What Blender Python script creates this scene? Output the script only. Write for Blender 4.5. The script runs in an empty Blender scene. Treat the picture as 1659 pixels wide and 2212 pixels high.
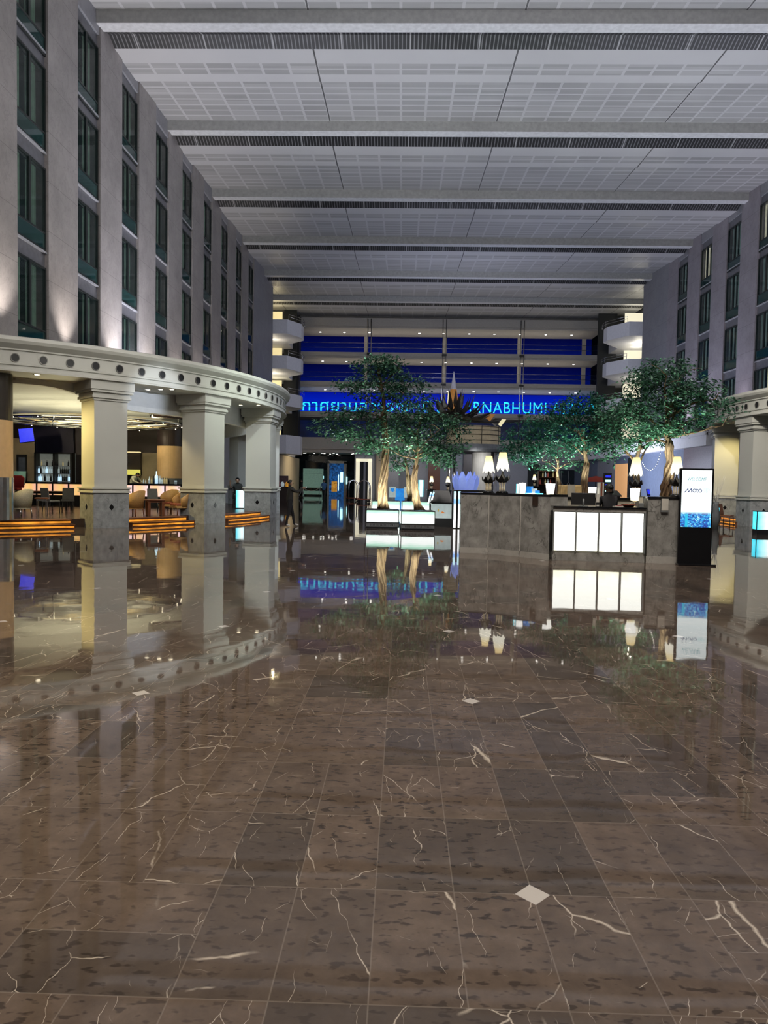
import bpy, bmesh, math, random
from mathutils import Vector, Matrix
random.seed(7)
PI = math.pi
C = bpy.context.scene.collection
sc = bpy.context.scene

# ------------------------------------------------------------------ camera (hall frame: X right, Y down the hall, Z up)
F, W, H, EYE = 1530.0, 1659, 2212, 1.6
VP, ROLL = (868.0, 1043.0), 0.018
_d = Vector(((VP[0]-W/2)/F, -(VP[1]-H/2)/F, -1)).normalized()
_u = Vector((ROLL, 1, 0)); _u = (_u - _d*_u.dot(_d)).normalized()
_r = _d.cross(_u)
def ray(px, py):
    c = Vector(((px-W/2)/F, -(py-H/2)/F, -1))
    return Vector((c.dot(_r), c.dot(_d), c.dot(_u)))
def at(px, py, Y):
    "the place in the hall, Y metres down it, that was measured at a photo point"
    v = ray(px, py)
    return v*(Y/v.y) + Vector((0, 0, EYE))
cd = bpy.data.cameras.new('camera')
cam = bpy.data.objects.new('camera', cd); C.objects.link(cam)
cam.matrix_world = Matrix.Translation((0, 0, EYE)) @ Matrix((_r, _d, _u)).to_4x4()
cd.sensor_fit = 'VERTICAL'; cd.sensor_height = 36; cd.lens = F/H*36
cd.clip_end = 400
sc.camera = cam

# ------------------------------------------------------------------ node materials
class NT:
    def __init__(s, name):
        s.m = bpy.data.materials.new(name); s.m.use_nodes = True
        s.t = s.m.node_tree; s.t.nodes.clear()
        s.out = s.n('ShaderNodeOutputMaterial')
    def n(s, kind, **kw):
        x = s.t.nodes.new(kind)
        for k, v in kw.items(): setattr(x, k, v)
        return x
    def put(s, sock, v):
        if isinstance(v, bpy.types.NodeSocket): s.t.links.new(v, sock)
        elif v is not None: sock.default_value = v
    def math(s, op, a, b=None, c=None):
        x = s.n('ShaderNodeMath', operation=op)
        for i, v in enumerate((a, b, c)):
            if v is not None: s.put(x.inputs[i], v)
        return x.outputs[0]
    def obj(s):
        return s.n('ShaderNodeTexCoord').outputs['Object']
    def geo(s):
        return s.n('ShaderNodeNewGeometry').outputs['Position']
    def xyz(s, v):
        x = s.n('ShaderNodeSeparateXYZ'); s.put(x.inputs[0], v); return x.outputs
    def comb(s, a, b, c):
        x = s.n('ShaderNodeCombineXYZ')
        for i, v in enumerate((a, b, c)): s.put(x.inputs[i], v)
        return x.outputs[0]
    def mapping(s, v, scale=(1, 1, 1), rot=(0, 0, 0), loc=(0, 0, 0)):
        x = s.n('ShaderNodeMapping'); s.put(x.inputs[0], v)
        x.inputs['Scale'].default_value = scale; x.inputs['Rotation'].default_value = rot; x.inputs['Location'].default_value = loc
        return x.outputs[0]
    def noise(s, v, scale=5, detail=3, rough=.5, dist=0):
        x = s.n('ShaderNodeTexNoise'); s.put(x.inputs['Vector'], v)
        x.inputs['Scale'].default_value = scale; x.inputs['Detail'].default_value = detail
        x.inputs['Roughness'].default_value = rough; x.inputs['Distortion'].default_value = dist
        return x.outputs['Fac'], x.outputs['Color']
    def voro(s, v, scale, feature='F1', rnd=1):
        x = s.n('ShaderNodeTexVoronoi', feature=feature); s.put(x.inputs['Vector'], v)
        x.inputs['Scale'].default_value = scale; x.inputs['Randomness'].default_value = rnd
        return x.outputs['Distance']
    def white(s, v):
        x = s.n('ShaderNodeTexWhiteNoise', noise_dimensions='3D'); s.put(x.inputs['Vector'], v)
        return x.outputs['Value']
    def ramp(s, f, *stops, interp='LINEAR'):
        x = s.n('ShaderNodeValToRGB'); s.put(x.inputs[0], f)
        e = x.color_ramp.elements; x.color_ramp.interpolation = interp
        while len(e) > 1: e.remove(e[0])
        for i, (p, c) in enumerate(stops):
            k = e[0] if i == 0 else e.new(p)
            k.position = p
            k.color = (c, c, c, 1) if isinstance(c, (int, float)) else (*c, 1)
        return x.outputs[0]
    def mix(s, f, a, b):
        x = s.n('ShaderNodeMix', data_type='RGBA')
        s.put(x.inputs[0], f)
        for i, v in ((6, a), (7, b)):
            s.put(x.inputs[i], (*v, 1) if isinstance(v, tuple) else v)
        return x.outputs[2]
    def bump(s, h, strength=.2, dist=.02):
        x = s.n('ShaderNodeBump'); s.put(x.inputs['Height'], h)
        x.inputs['Strength'].default_value = strength; x.inputs['Distance'].default_value = dist
        return x.outputs[0]
    def pbr(s, color, rough=.5, metal=0, emit=None, es=0, normal=None, alpha=None, spec=None, coat=None):
        p = s.n('ShaderNodeBsdfPrincipled')
        s.put(p.inputs['Base Color'], (*color, 1) if isinstance(color, tuple) else color)
        s.put(p.inputs['Roughness'], rough); s.put(p.inputs['Metallic'], metal)
        if emit is not None:
            s.put(p.inputs['Emission Color'], (*emit, 1) if isinstance(emit, tuple) else emit)
            s.put(p.inputs['Emission Strength'], es)
        if normal is not None: s.put(p.inputs['Normal'], normal)
        if alpha is not None: s.put(p.inputs['Alpha'], alpha)
        if spec is not None: s.put(p.inputs['Specular IOR Level'], spec)
        if coat is not None: s.put(p.inputs['Coat Weight'], coat)
        s.t.links.new(p.outputs[0], s.out.inputs[0])
        return s.m

def plain(name, col, rough=.5, metal=0, var=.12, scale=6, emit=None, es=0, bump=0, alpha=None):
    "a colour with a little procedural mottling"
    t = NT(name); o = t.obj()
    f, _ = t.noise(o, scale, 4)
    lo = tuple(max(0, c*(1-var)) for c in col); hi = tuple(c*(1+var) for c in col)
    c = t.ramp(f, (.3, lo), (.7, hi))
    return t.pbr(c, rough, metal, emit, es, t.bump(f, bump) if bump else None, alpha)
def glow(name, col, es, var=.06, scale=2):
    t = NT(name); f, _ = t.noise(t.obj(), scale, 2)
    c = t.ramp(f, (.3, tuple(x*(1-var) for x in col)), (.7, col))
    return t.pbr(tuple(min(.5, x*.25) for x in col), .4, 0, c, es)
def glow_z(name, stops, es, axis=2, noise=.15, base=(.12, .12, .12), spec=None):
    "light box whose colour runs along one of its own axes"
    t = NT(name); o = t.n('ShaderNodeTexCoord').outputs['Generated']; g = t.xyz(o)[axis]
    f, _ = t.noise(o, 2.2, 2)
    g = t.math('ADD', g, t.math('MULTIPLY', t.math('SUBTRACT', f, .5), noise*2))
    return t.pbr(base, .25, 0, t.ramp(g, *stops), es, spec=spec)

def floor_material():
    t = NT('dark_marble_tiles'); o = t.obj(); x, y, z = t.xyz(o)
    S = .615
    gx = t.math('DIVIDE', t.math('SUBTRACT', x, .54), S); gy = t.math('DIVIDE', t.math('SUBTRACT', y, 2.72), S)
    ix, iy = t.math('FLOOR', gx), t.math('FLOOR', gy)
    fx, fy = t.math('FRACT', gx), t.math('FRACT', gy)
    kind = t.white(t.comb(ix, iy, 3.3))
    sx = t.math('LESS_THAN', kind, .52); sy = t.math('MULTIPLY', t.math('GREATER_THAN', kind, .52), t.math('LESS_THAN', kind, .8))
    def split(f, on):
        f2 = t.math('FRACT', t.math('MULTIPLY', f, 2)); h = t.math('FLOOR', t.math('MULTIPLY', f, 2))
        e1 = t.math('MULTIPLY', t.math('MINIMUM', f, t.math('SUBTRACT', 1, f)), S)
        e2 = t.math('MULTIPLY', t.math('MINIMUM', f2, t.math('SUBTRACT', 1, f2)), S/2)
        e = t.math('ADD', t.math('MULTIPLY', e2, on), t.math('MULTIPLY', e1, t.math('SUBTRACT', 1, on)))
        return e, t.math('MULTIPLY', h, on)
    ex, hx = split(fx, sx); ey, hy = split(fy, sy)
    edge = t.math('MINIMUM', ex, ey)
    idv = t.comb(t.math('ADD', t.math('MULTIPLY', ix, 2), hx), t.math('ADD', t.math('MULTIPLY', iy, 2), hy), 1.7)
    rnd = t.white(idv)
    # each tile is its own slab of stone: its pattern is shifted
    off = t.n('ShaderNodeVectorMath', operation='MULTIPLY_ADD'); t.put(off.inputs[0], idv); off.inputs[1].default_value = (7.3, 3.1, 0); t.put(off.inputs[2], o)
    p = off.outputs[0]
    f1, _ = t.noise(p, 5, 6, .65)
    # soft dark blotches
    f2, _ = t.noise(t.mapping(p, (15, 30, 1)), 1, 2.2, .5)
    big, _ = t.noise(o, .55, 2)
    dark = t.math('MULTIPLY', t.ramp(f2, (.36, 1), (.43, 0)), t.ramp(big, (.35, .3), (.6, 1)))
    base = t.ramp(f1, (.25, (.075, .055, .042)), (.55, (.120, .089, .068)), (.8, (.175, .133, .103)))
    base = t.mix(t.ramp(rnd, (0, .30), (.25, .0), (.74, 0), (.76, .50), (1, .40)), base, (.034, .031, .028))
    base = t.mix(t.math('MULTIPLY', dark, .85), base, (.028, .021, .017))
    # thin straight white veins: edges of stretched, slightly bent cells, broken up by a mask
    vn = None
    wob = t.n('ShaderNodeVectorMath', operation='MULTIPLY_ADD'); _, wc = t.noise(p, 5, 3); t.put(wob.inputs[0], wc); wob.inputs[1].default_value = (.13, .13, 0); t.put(wob.inputs[2], p)
    for sc_, rot, wd, lo, st in ((.8, .5, .0030, .52, (1, .45, 0)), (1.3, -.8, .0030, .53, (1, .5, 0)), (1.9, 2.0, .0030, .54, (1, .45, 0)), (3.0, 1.2, .0036, .56, (1, .6, 0)), (3.6, -.3, .0034, .57, (1, .5, 0))):
        v = t.voro(t.mapping(wob.outputs[0], st, (0, 0, rot), (sc_*3, 1, 0)), sc_, 'DISTANCE_TO_EDGE')
        k, _ = t.noise(p, sc_*1.6, 3)
        w_ = t.math('MULTIPLY', t.math('MULTIPLY', k, 1.6), wd)
        line = t.math('MULTIPLY', t.math('SUBTRACT', 1, t.math('MINIMUM', t.math('DIVIDE', v, w_), 1)), t.ramp(k, (lo-.03, 0), (lo+.05, 1)))
        vn = line if vn is None else t.math('MAXIMUM', vn, line)
    spk = t.ramp(t.voro(p, 4.2), (0, 1), (.045, .8), (.06, 0))
    pick, _ = t.noise(p, 2.7, 1); spk = t.math('MULTIPLY', spk, t.ramp(pick, (.60, 0), (.64, 1)))
    base = t.mix(t.math('MULTIPLY', t.math('MAXIMUM', vn, spk), .85), base, (.60, .53, .44))
    # joints
    base = t.mix(t.math('MULTIPLY', t.ramp(edge, (0, 1), (.0012, 1), (.0026, 0)), .5), base, (.25, .215, .18))
    # pale diamond inlays on a 2.46 m grid
    def dd(v, o0):
        q = t.math('DIVIDE', t.math('SUBTRACT', v, o0), 2.46)
        return t.math('MULTIPLY', t.math('ABSOLUTE', t.math('SUBTRACT', q, t.math('ROUND', q))), 2.46)
    dia = t.math('ADD', dd(x, .54), dd(y, 2.72))
    base = t.mix(t.ramp(t.math('MULTIPLY', dia, 5), (0, 1), (.335, 1), (.35, 0)), base, (.50, .47, .44))
    wav, _ = t.noise(o, 2.2, 1)
    return t.pbr(base, t.ramp(f2, (.2, .045), (.8, .02)), 0, normal=t.bump(wav, .012, .1), spec=.5)

def ceiling_material():
    t = NT('white_ceiling_panels'); x, y, z = t.xyz(t.obj())
    w = t.math('MULTIPLY', t.math('FRACT', t.math('DIVIDE', t.math('SUBTRACT', y, 28.46-83.5), 8.35)), 8.35)
    cx = t.math('FRACT', t.math('DIVIDE', t.math('SUBTRACT', x, 4.4), 1.19))
    colm = t.math('MULTIPLY', t.math('GREATER_THAN', cx, .05), t.math('LESS_THAN', cx, .95))
    def rows(a, b, p):
        q = t.math('FRACT', t.math('DIVIDE', t.math('SUBTRACT', w, a), p))
        m = t.math('MULTIPLY', t.math('GREATER_THAN', q, .1), t.math('LESS_THAN', q, .9))
        return t.math('MULTIPLY', m, t.math('MULTIPLY', t.math('GREATER_THAN', w, a), t.math('LESS_THAN', w, b)))
    cell = t.math('MULTIPLY', t.math('ADD', rows(2.1, 3.06, .48), rows(3.72, 7.8, .583)), colm)
    r = t.white(t.comb(t.math('FLOOR', t.math('DIVIDE', t.math('SUBTRACT', x, 4.4), 1.19)), t.math('FLOOR', t.math('DIVIDE', y, .55)), 0))
    c = t.mix(t.math('MULTIPLY', cell, t.math('ADD', .45, t.math('MULTIPLY', r, .4))), (.56, .56, .57), (.32, .32, .32))
    j = t.math('DIVIDE', t.math('SUBTRACT', x, 4.4), 8.33)
    jd = t.math('MULTIPLY', t.math('ABSOLUTE', t.math('SUBTRACT', j, t.math('ROUND', j))), 8.33)
    c = t.mix(t.math('LESS_THAN', jd, .035), c, (.10, .10, .10))
    f, _ = t.noise(t.obj(), .5, 2)
    return t.pbr(t.mix(t.math('MULTIPLY', f, .15), c, (.3, .3, .33)), .45)

def grille_material():
    t = NT('dark_louvre_blades'); x, y, z = t.xyz(t.obj())
    q = t.math('FRACT', t.math('DIVIDE', x, .16))
    c = t.mix(t.math('LESS_THAN', q, .28), (.012, .013, .015), (.16, .16, .17))
    b = t.math('FRACT', t.math('DIVIDE', x, 2.78))
    c = t.mix(t.math('LESS_THAN', b, .02), c, (.35, .35, .36))
    return t.pbr(c, .5)

def stone_material(name, a, b):
    t = NT(name); g = t.geo(); f, _ = t.noise(g, .8, 6, .7); k, _ = t.noise(t.mapping(g, (1, 1.6, 1), (.5, 0, 0)), 1.6, 5, .6, 1.2)
    c = t.ramp(f, (.25, a), (.75, b))
    l = t.ramp(t.math('ABSOLUTE', t.math('SUBTRACT', k, .5)), (0, 1), (.03, 0))
    c = t.mix(t.math('MULTIPLY', l, .25), c, tuple(v*.45 for v in a))
    z = t.xyz(g)[2]; j = t.math('FRACT', t.math('DIVIDE', z, 1.65))
    c = t.mix(t.math('MULTIPLY', t.math('LESS_THAN', j, .012), .5), c, tuple(v*.3 for v in a))
    return t.pbr(c, .45, normal=t.bump(f, .15))

def marble_material(name, a, b, vein, scale=1.0, rough=.18, emit=None):
    t = NT(name); o = t.geo()
    n1, _ = t.noise(o, 2.2*scale, 5, .6)
    n2, _ = t.noise(t.mapping(o, (1, 1, .55), (.4, .5, .7)), 1.7*scale, 4, .6, 1.0)
    n3, _ = t.noise(t.mapping(o, (1, 1, .45), (.2, .9, .4)), 3.1*scale, 6, .72, .7)
    n4, _ = t.noise(o, .9*scale, 2)
    l = t.math('MULTIPLY', t.ramp(t.math('ABSOLUTE', t.math('SUBTRACT', n2, .5)), (0, 1), (.008, .5), (.022, 0)), t.ramp(n4, (.45, 0), (.6, 1)))
    l = t.math('MAXIMUM', l, t.ramp(n3, (.28, .75), (.44, 0)))
    c = t.mix(t.math('MULTIPLY', l, .75), t.ramp(n1, (.3, a), (.7, b)), vein)
    return t.pbr(c, rough)

def bark_material():
    t = NT('bark'); o = t.obj()
    f, _ = t.noise(t.mapping(o, (9, 9, 1.2)), 1.6, 6, .7, .6)
    c = t.ramp(f, (.30, (.030, .017, .009)), (.5, (.17, .10, .048)), (.72, (.40, .265, .14)))
    return t.pbr(c, .8, normal=t.bump(f, .6, .05))
def leaf_material(name, a, b, c_):
    t = NT(name); g = t.n('ShaderNodeNewGeometry')
    c = t.ramp(g.outputs['Random Per Island'], (0, a), (.55, b), (1, c_))
    p = t.n('ShaderNodeBsdfPrincipled'); t.put(p.inputs['Base Color'], c); p.inputs['Roughness'].default_value = .34
    tr = t.n('ShaderNodeBsdfTranslucent'); t.put(tr.inputs[0], c)
    m = t.n('ShaderNodeMixShader'); m.inputs[0].default_value = .22
    t.t.links.new(p.outputs[0], m.inputs[1]); t.t.links.new(tr.outputs[0], m.inputs[2]); t.t.links.new(m.outputs[0], t.out.inputs[0])
    return t.m
def pane_material(name, tint, a=.35):
    t = NT(name); f, _ = t.noise(t.obj(), .7, 2)
    return t.pbr(t.ramp(f, (.3, tint), (.7, tuple(v*1.3 for v in tint))), .04, 0, alpha=a, spec=.6)
def curtain_material(name, col, es):
    t = NT(name); x, y, z = t.xyz(t.obj())
    w = t.math('SINE', t.math('MULTIPLY', x, 48)); f, _ = t.noise(t.obj(), 3, 2)
    k = t.math('ADD', t.math('MULTIPLY', w, .3), t.math('ADD', f, .2))
    c = t.ramp(k, (.1, tuple(v*.45 for v in col)), (.9, col))
    return t.pbr(c, .8, 0, c, es)
def city_material():
    "the lower picture of the totem screen: a blue city skyline"
    t = NT('blue_city_picture'); o = t.obj(); x, y, z = t.xyz(o)
    vn = t.n('ShaderNodeTexVoronoi', distance='CHEBYCHEV'); t.put(vn.inputs['Vector'], t.mapping(t.comb(x, 0, z), (1, 1, 1.25))); vn.inputs['Scale'].default_value = 34; vn.inputs['Randomness'].default_value = .75
    r_ = t.xyz(vn.outputs['Color'])[0]; n, _ = t.noise(o, 9, 3)
    k = t.math('ADD', t.math('MULTIPLY', r_, .62), t.math('ADD', t.math('MULTIPLY', n, .5), t.math('MULTIPLY', vn.outputs['Distance'], .15)))
    c = t.ramp(k, (.25, (.0, .015, .20)), (.5, (.0, .10, .55)), (.68, (.0, .30, .82)), (.85, (.10, .65, .95)), (1, (.6, .97, 1)))
    tower = t.math('MULTIPLY', t.math('LESS_THAN', t.math('ABSOLUTE', t.math('ADD', x, .185)), .026), t.math('LESS_THAN', z, 1.06))
    c = t.mix(tower, c, (.0, .55, .85))
    g = t.ramp(t.math('DIVIDE', t.math('SUBTRACT', z, .80), .42), (0, 0), (.60, 0), (.72, 1))
    return t.pbr((.1, .1, .1), .2, 0, t.mix(g, c, (.75, .97, 1)), 1.0)

M = {}
M['floor'] = floor_material(); M['ceil'] = ceiling_material(); M['grille'] = grille_material()
M['beam'] = plain('grey_beam_paint', (.36, .36, .34), .5); M['strip'] = plain('white_beam_soffit', (.66, .67, .69), .4)
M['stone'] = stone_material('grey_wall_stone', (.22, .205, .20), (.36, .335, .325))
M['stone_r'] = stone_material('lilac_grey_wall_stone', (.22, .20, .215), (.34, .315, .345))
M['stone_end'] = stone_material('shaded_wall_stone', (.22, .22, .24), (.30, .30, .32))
M['spandrel'] = plain('grey_metal_spandrel', (.17, .17, .19), .4, .3)
M['ledge'] = plain('pale_window_ledge', (.34, .35, .38), .4)
M['mullion'] = plain('black_window_mullion', (.012, .016, .016), .4)
M['pane'] = pane_material('window_glass', (.008, .02, .02), .36)
M['pane_low'] = pane_material('dark_teal_glass', (.008, .035, .034), .96)
M['curtain'] = curtain_material('green_grey_curtain', (.20, .32, .24), .34)  # curtains carry a faint glow of their own to show behind the glass
M['curtain_r'] = curtain_material('pale_teal_curtain', (.26, .38, .37), .36)
M['curtain_lit'] = curtain_material('lit_cream_curtain', (.9, .88, .66), .9)
M['dark'] = plain('dark_void', (.006, .008, .010), .7)
M['plaster'] = plain('cream_canopy_plaster', (.54, .54, .485), .5, var=.04, scale=.6)
M['plaster_w'] = plain('white_plaster', (.66, .67, .68), .55, var=.04)
M['hole'] = plain('porthole_dark', (.008, .008, .008), .5)
M['holerim'] = plain('porthole_rim', (.22, .21, .19), .35, .4)
M['colmarble'] = marble_material('grey_plinth_marble', (.22, .23, .23), (.38, .39, .39), (.11, .12, .12), 2.2)
M['deskmarble'] = marble_material('dark_grey_desk_marble', (.20, .196, .18), (.42, .41, .385), (.060, .058, .054), 1.7)
M['desktrim'] = marble_material('desk_skirting_marble', (.42, .40, .36), (.52, .50, .46), (.25, .24, .22), 1.5)
M['black'] = plain('black_lacquer', (.010, .010, .011), .12)
M['matblack'] = plain('matt_black', (.014, .014, .015), .5)
M['grey'] = plain('mid_grey', (.18, .19, .19), .5)
M['steel'] = plain('brushed_steel', (.62, .62, .62), .2, 1)
M['chrome'] = plain('chrome', (.80, .80, .82), .08, 1)
M['brass'] = plain('polished_brass', (.72, .60, .40), .16, 1)
M['bark'] = bark_material()
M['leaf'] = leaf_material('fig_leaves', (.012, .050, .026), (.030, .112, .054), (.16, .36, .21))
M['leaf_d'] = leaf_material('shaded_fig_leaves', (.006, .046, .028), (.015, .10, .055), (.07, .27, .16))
M['wood'] = plain('red_brown_wood', (.16, .055, .022), .3, scale=9)
M['platform'] = plain('dark_wood_platform', (.045, .028, .020), .25)
M['wicker'] = plain('golden_wicker', (.44, .25, .08), .55, var=.35, scale=60, bump=.3)
M['wicker_p'] = plain('pale_wicker', (.40, .38, .28), .55, var=.3, scale=60, bump=.3)
M['cushion'] = plain('russet_cushion', (.23, .055, .025), .7)
M['greyfab'] = plain('grey_upholstery', (.17, .18, .18), .7)
M['red'] = plain('dark_red_upholstery', (.24, .006, .010), .6)
M['brownwall'] = plain('dark_brown_panelling', (.030, .018, .016), .4, scale=3)
M['navywall'] = plain('navy_panelling', (.010, .008, .030), .4, scale=3)
M['beige'] = plain('beige_wall', (.52, .42, .28), .6, var=.05)
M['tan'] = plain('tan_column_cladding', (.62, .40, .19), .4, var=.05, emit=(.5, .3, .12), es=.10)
M['greywall'] = plain('grey_wall', (.26, .27, .30), .6, var=.05)
M['bluewall'] = plain('blue_grey_wall', (.12, .15, .22), .6, var=.1)
M['steplight'] = glow('amber_step_light', (1, .36, .035), 1.25, .72, 2.2)
M['barpanel'] = glow_z('amber_bar_panel', ((0, (1, .50, .30)), (.45, (1, .62, .22)), (.6, (1, .55, .18)), (1, (1, .52, .40))), .95, 0)
M['barpanel_p'] = glow_z('pink_bar_panel', ((0, (1, .55, .45)), (.4, (1, .60, .30)), (1, (1, .68, .72))), 1.15, 0)
M['deskglow'] = glow_z('white_desk_panel', ((0, (1, .95, .70)), (.25, (1, 1, .90)), (1, (1, 1, .93))), 2.1, 2, .25)
M['mintglow'] = glow_z('mint_planter_panel', ((0, (.62, .92, .80)), (.12, (.95, 1, .97)), (.55, (.95, 1, .97)), (.78, (.48, .80, .64)), (1, (.36, .64, .49))), 1.45, 2, .22)
M['cyanglow'] = glow_z('cyan_light_box', ((0, (.05, .75, .95)), (.35, (.55, .98, 1)), (.6, (1, 1, 1)), (1, (.10, .80, .95))), 1.5, 0)
M['tubeglow'] = glow_z('blue_white_light_tube', ((0, (1, 1, 1)), (.60, (1, 1, 1)), (.68, (.2, .45, 1)), (.78, (.25, .5, 1)), (.8, (.6, .9, 1)), (1, (.55, .92, 1))), 1.4, 2, 0)
M['shade'] = glow_z('lamp_shade_glow', ((0, (1, .96, .80)), (.45, (1, .96, .78)), (.75, (1, .82, .42)), (1, (.95, .68, .26))), 1.5, 2, .05)
M['lantern'] = glow_z('white_lantern_glow', ((0, (1, .93, .62)), (.3, (1, 1, .92)), (1, (1, 1, .95))), 1.7, 2, .05)
M['spot'] = glow('downlight_bulb', (1, .95, .86), 14)
M['warmspot'] = glow('warm_downlight_bulb', (1, .86, .6), 8)
M['screenwhite'] = glow('white_screen', (.90, 1, 1), 1.25)
M['city'] = city_material()
M['teal'] = glow('teal_print', (.02, .34, .40), .8); M['tealpale'] = glow('pale_teal_print', (.45, .85, .86), .95)
M['navyink'] = glow('navy_print', (.01, .02, .16), .9)
M['bluescreen'] = glow('blue_television', (.03, .05, 1), 1.0, .3, 6)
M['night'] = glow_z('night_blue_glazing', ((0, (.000, .016, .42)), (.5, (.000, .007, .20)), (1, (.000, .003, .10))), .36, 2, .08, (.001, .001, .006), .06)
M['nightlow'] = glow('dim_blue_glazing', (.003, .012, .075), .5, .8, .6)
M['ledback'] = glow_z('led_board_blue', ((0, (.0, .03, .90)), (1, (.0, .008, .42))), .75, 2, .10, (.001, .001, .006), .06)
M['ledtext'] = glow('cyan_led_letters', (.02, .72, 1), 1.5, .3, 14)
M['slab'] = plain('bridge_plaster', (.40, .38, .34), .6, var=.05)
M['slab_w'] = plain('white_balcony_plaster', (.74, .74, .78), .6, var=.04)
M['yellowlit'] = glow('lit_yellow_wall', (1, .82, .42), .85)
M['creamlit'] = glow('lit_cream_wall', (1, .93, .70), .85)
M['railglass'] = pane_material('railing_glass', (.02, .04, .12), .07)
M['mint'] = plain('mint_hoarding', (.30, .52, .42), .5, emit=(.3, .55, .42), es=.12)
M['darkglass'] = plain('dark_entrance_glass', (.008, .014, .018), .06, var=.6, scale=1)
M['bluelit'] = glow('blue_entrance_glow', (.008, .10, .34), .8, .97, 5)
M['cyanlit'] = glow('cyan_sign_glow', (.45, .92, 1), 2.0)
M['orangelit'] = glow('orange_display_glow', (.9, .42, .05), .6, .7, 6)
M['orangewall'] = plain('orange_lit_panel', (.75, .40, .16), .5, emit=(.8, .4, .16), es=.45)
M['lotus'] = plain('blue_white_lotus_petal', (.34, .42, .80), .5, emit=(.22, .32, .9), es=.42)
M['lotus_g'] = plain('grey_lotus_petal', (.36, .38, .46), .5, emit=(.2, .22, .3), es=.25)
M['shard'] = plain('dark_mirrored_petal', (.045, .043, .040), .28, .3)
M['shardlit'] = glow('cream_lit_petal', (.95, .85, .52), .8)
M['shardgrey'] = plain('grey_petal', (.22, .21, .19), .25, .3)
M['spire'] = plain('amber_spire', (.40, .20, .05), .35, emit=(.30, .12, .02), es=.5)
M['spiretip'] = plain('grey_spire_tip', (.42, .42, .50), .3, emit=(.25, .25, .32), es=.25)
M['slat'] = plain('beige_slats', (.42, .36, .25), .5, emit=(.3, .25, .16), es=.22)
M['roofgrey'] = plain('blue_grey_roof', (.20, .22, .25), .5)
M['gold'] = plain('gold_satin_cloth', (.62, .44, .20), .45, var=.3, scale=5)
M['goldpale'] = plain('pale_gold_cloth', (.50, .46, .36), .6)
M['bottle_c'] = plain('clear_bottle_glass', (.62, .70, .72), .1, emit=(.6, .75, .8), es=.3)
M['bottle_b'] = plain('blue_white_bottle', (.55, .75, .9), .1, emit=(.55, .8, 1), es=.9)
M['bottle_a'] = plain('amber_bottle_glass', (.5, .38, .16), .1, emit=(.6, .5, .25), es=.35)
M['bottle_d'] = plain('dark_bottle_glass', (.03, .03, .03), .1)
M['shelfback'] = plain('grey_shelf_back', (.20, .21, .19), .4, emit=(.25, .27, .24), es=.35)
M['yellowshelf'] = glow('yellow_lit_shelf', (.85, .78, .15), .8)
M['skin'] = plain('skin', (.36, .21, .14), .5)
M['hair'] = plain('black_hair', (.008, .007, .007), .5)
M['whitecloth'] = plain('cream_shirt', (.70, .68, .52), .7)
M['bluecloth'] = plain('blue_shirt', (.02, .09, .22), .7)
M['darkcloth'] = plain('charcoal_shirt', (.022, .022, .020), .8)
M['blackcloth'] = plain('black_trousers', (.010, .010, .013), .8)
M['whiteshoe'] = plain('white_trainers', (.62, .60, .55), .6)
M['blueprint'] = plain('blue_gift_bag', (.02, .25, .75), .4, var=.6, scale=9, emit=(.02, .3, .9), es=.5)
M['poster'] = plain('white_poster_card', (.62, .70, .70), .4, emit=(.55, .66, .66), es=.35)
M['orangeink'] = plain('orange_ink', (.8, .25, .05), .5, emit=(.8, .25, .05), es=.4)
M['yellowink'] = plain('yellow_ink', (.7, .5, .1), .5, emit=(.7, .5, .1), es=.3)
M['crystal'] = plain('crystal_stem', (.75, .66, .5), .06, .5, emit=(.6, .48, .3), es=.25)
M['paper'] = plain('white_paper', (.65, .62, .55), .6)
M['redcanvas'] = plain('red_umbrella_canvas', (.38, .05, .025), .6)
M['purple'] = plain('plum_slatted_panel', (.10, .055, .065), .4, var=.4, scale=12)
M['amberpole'] = plain('bronze_pole_cladding', (.045, .038, .03), .3)

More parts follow.
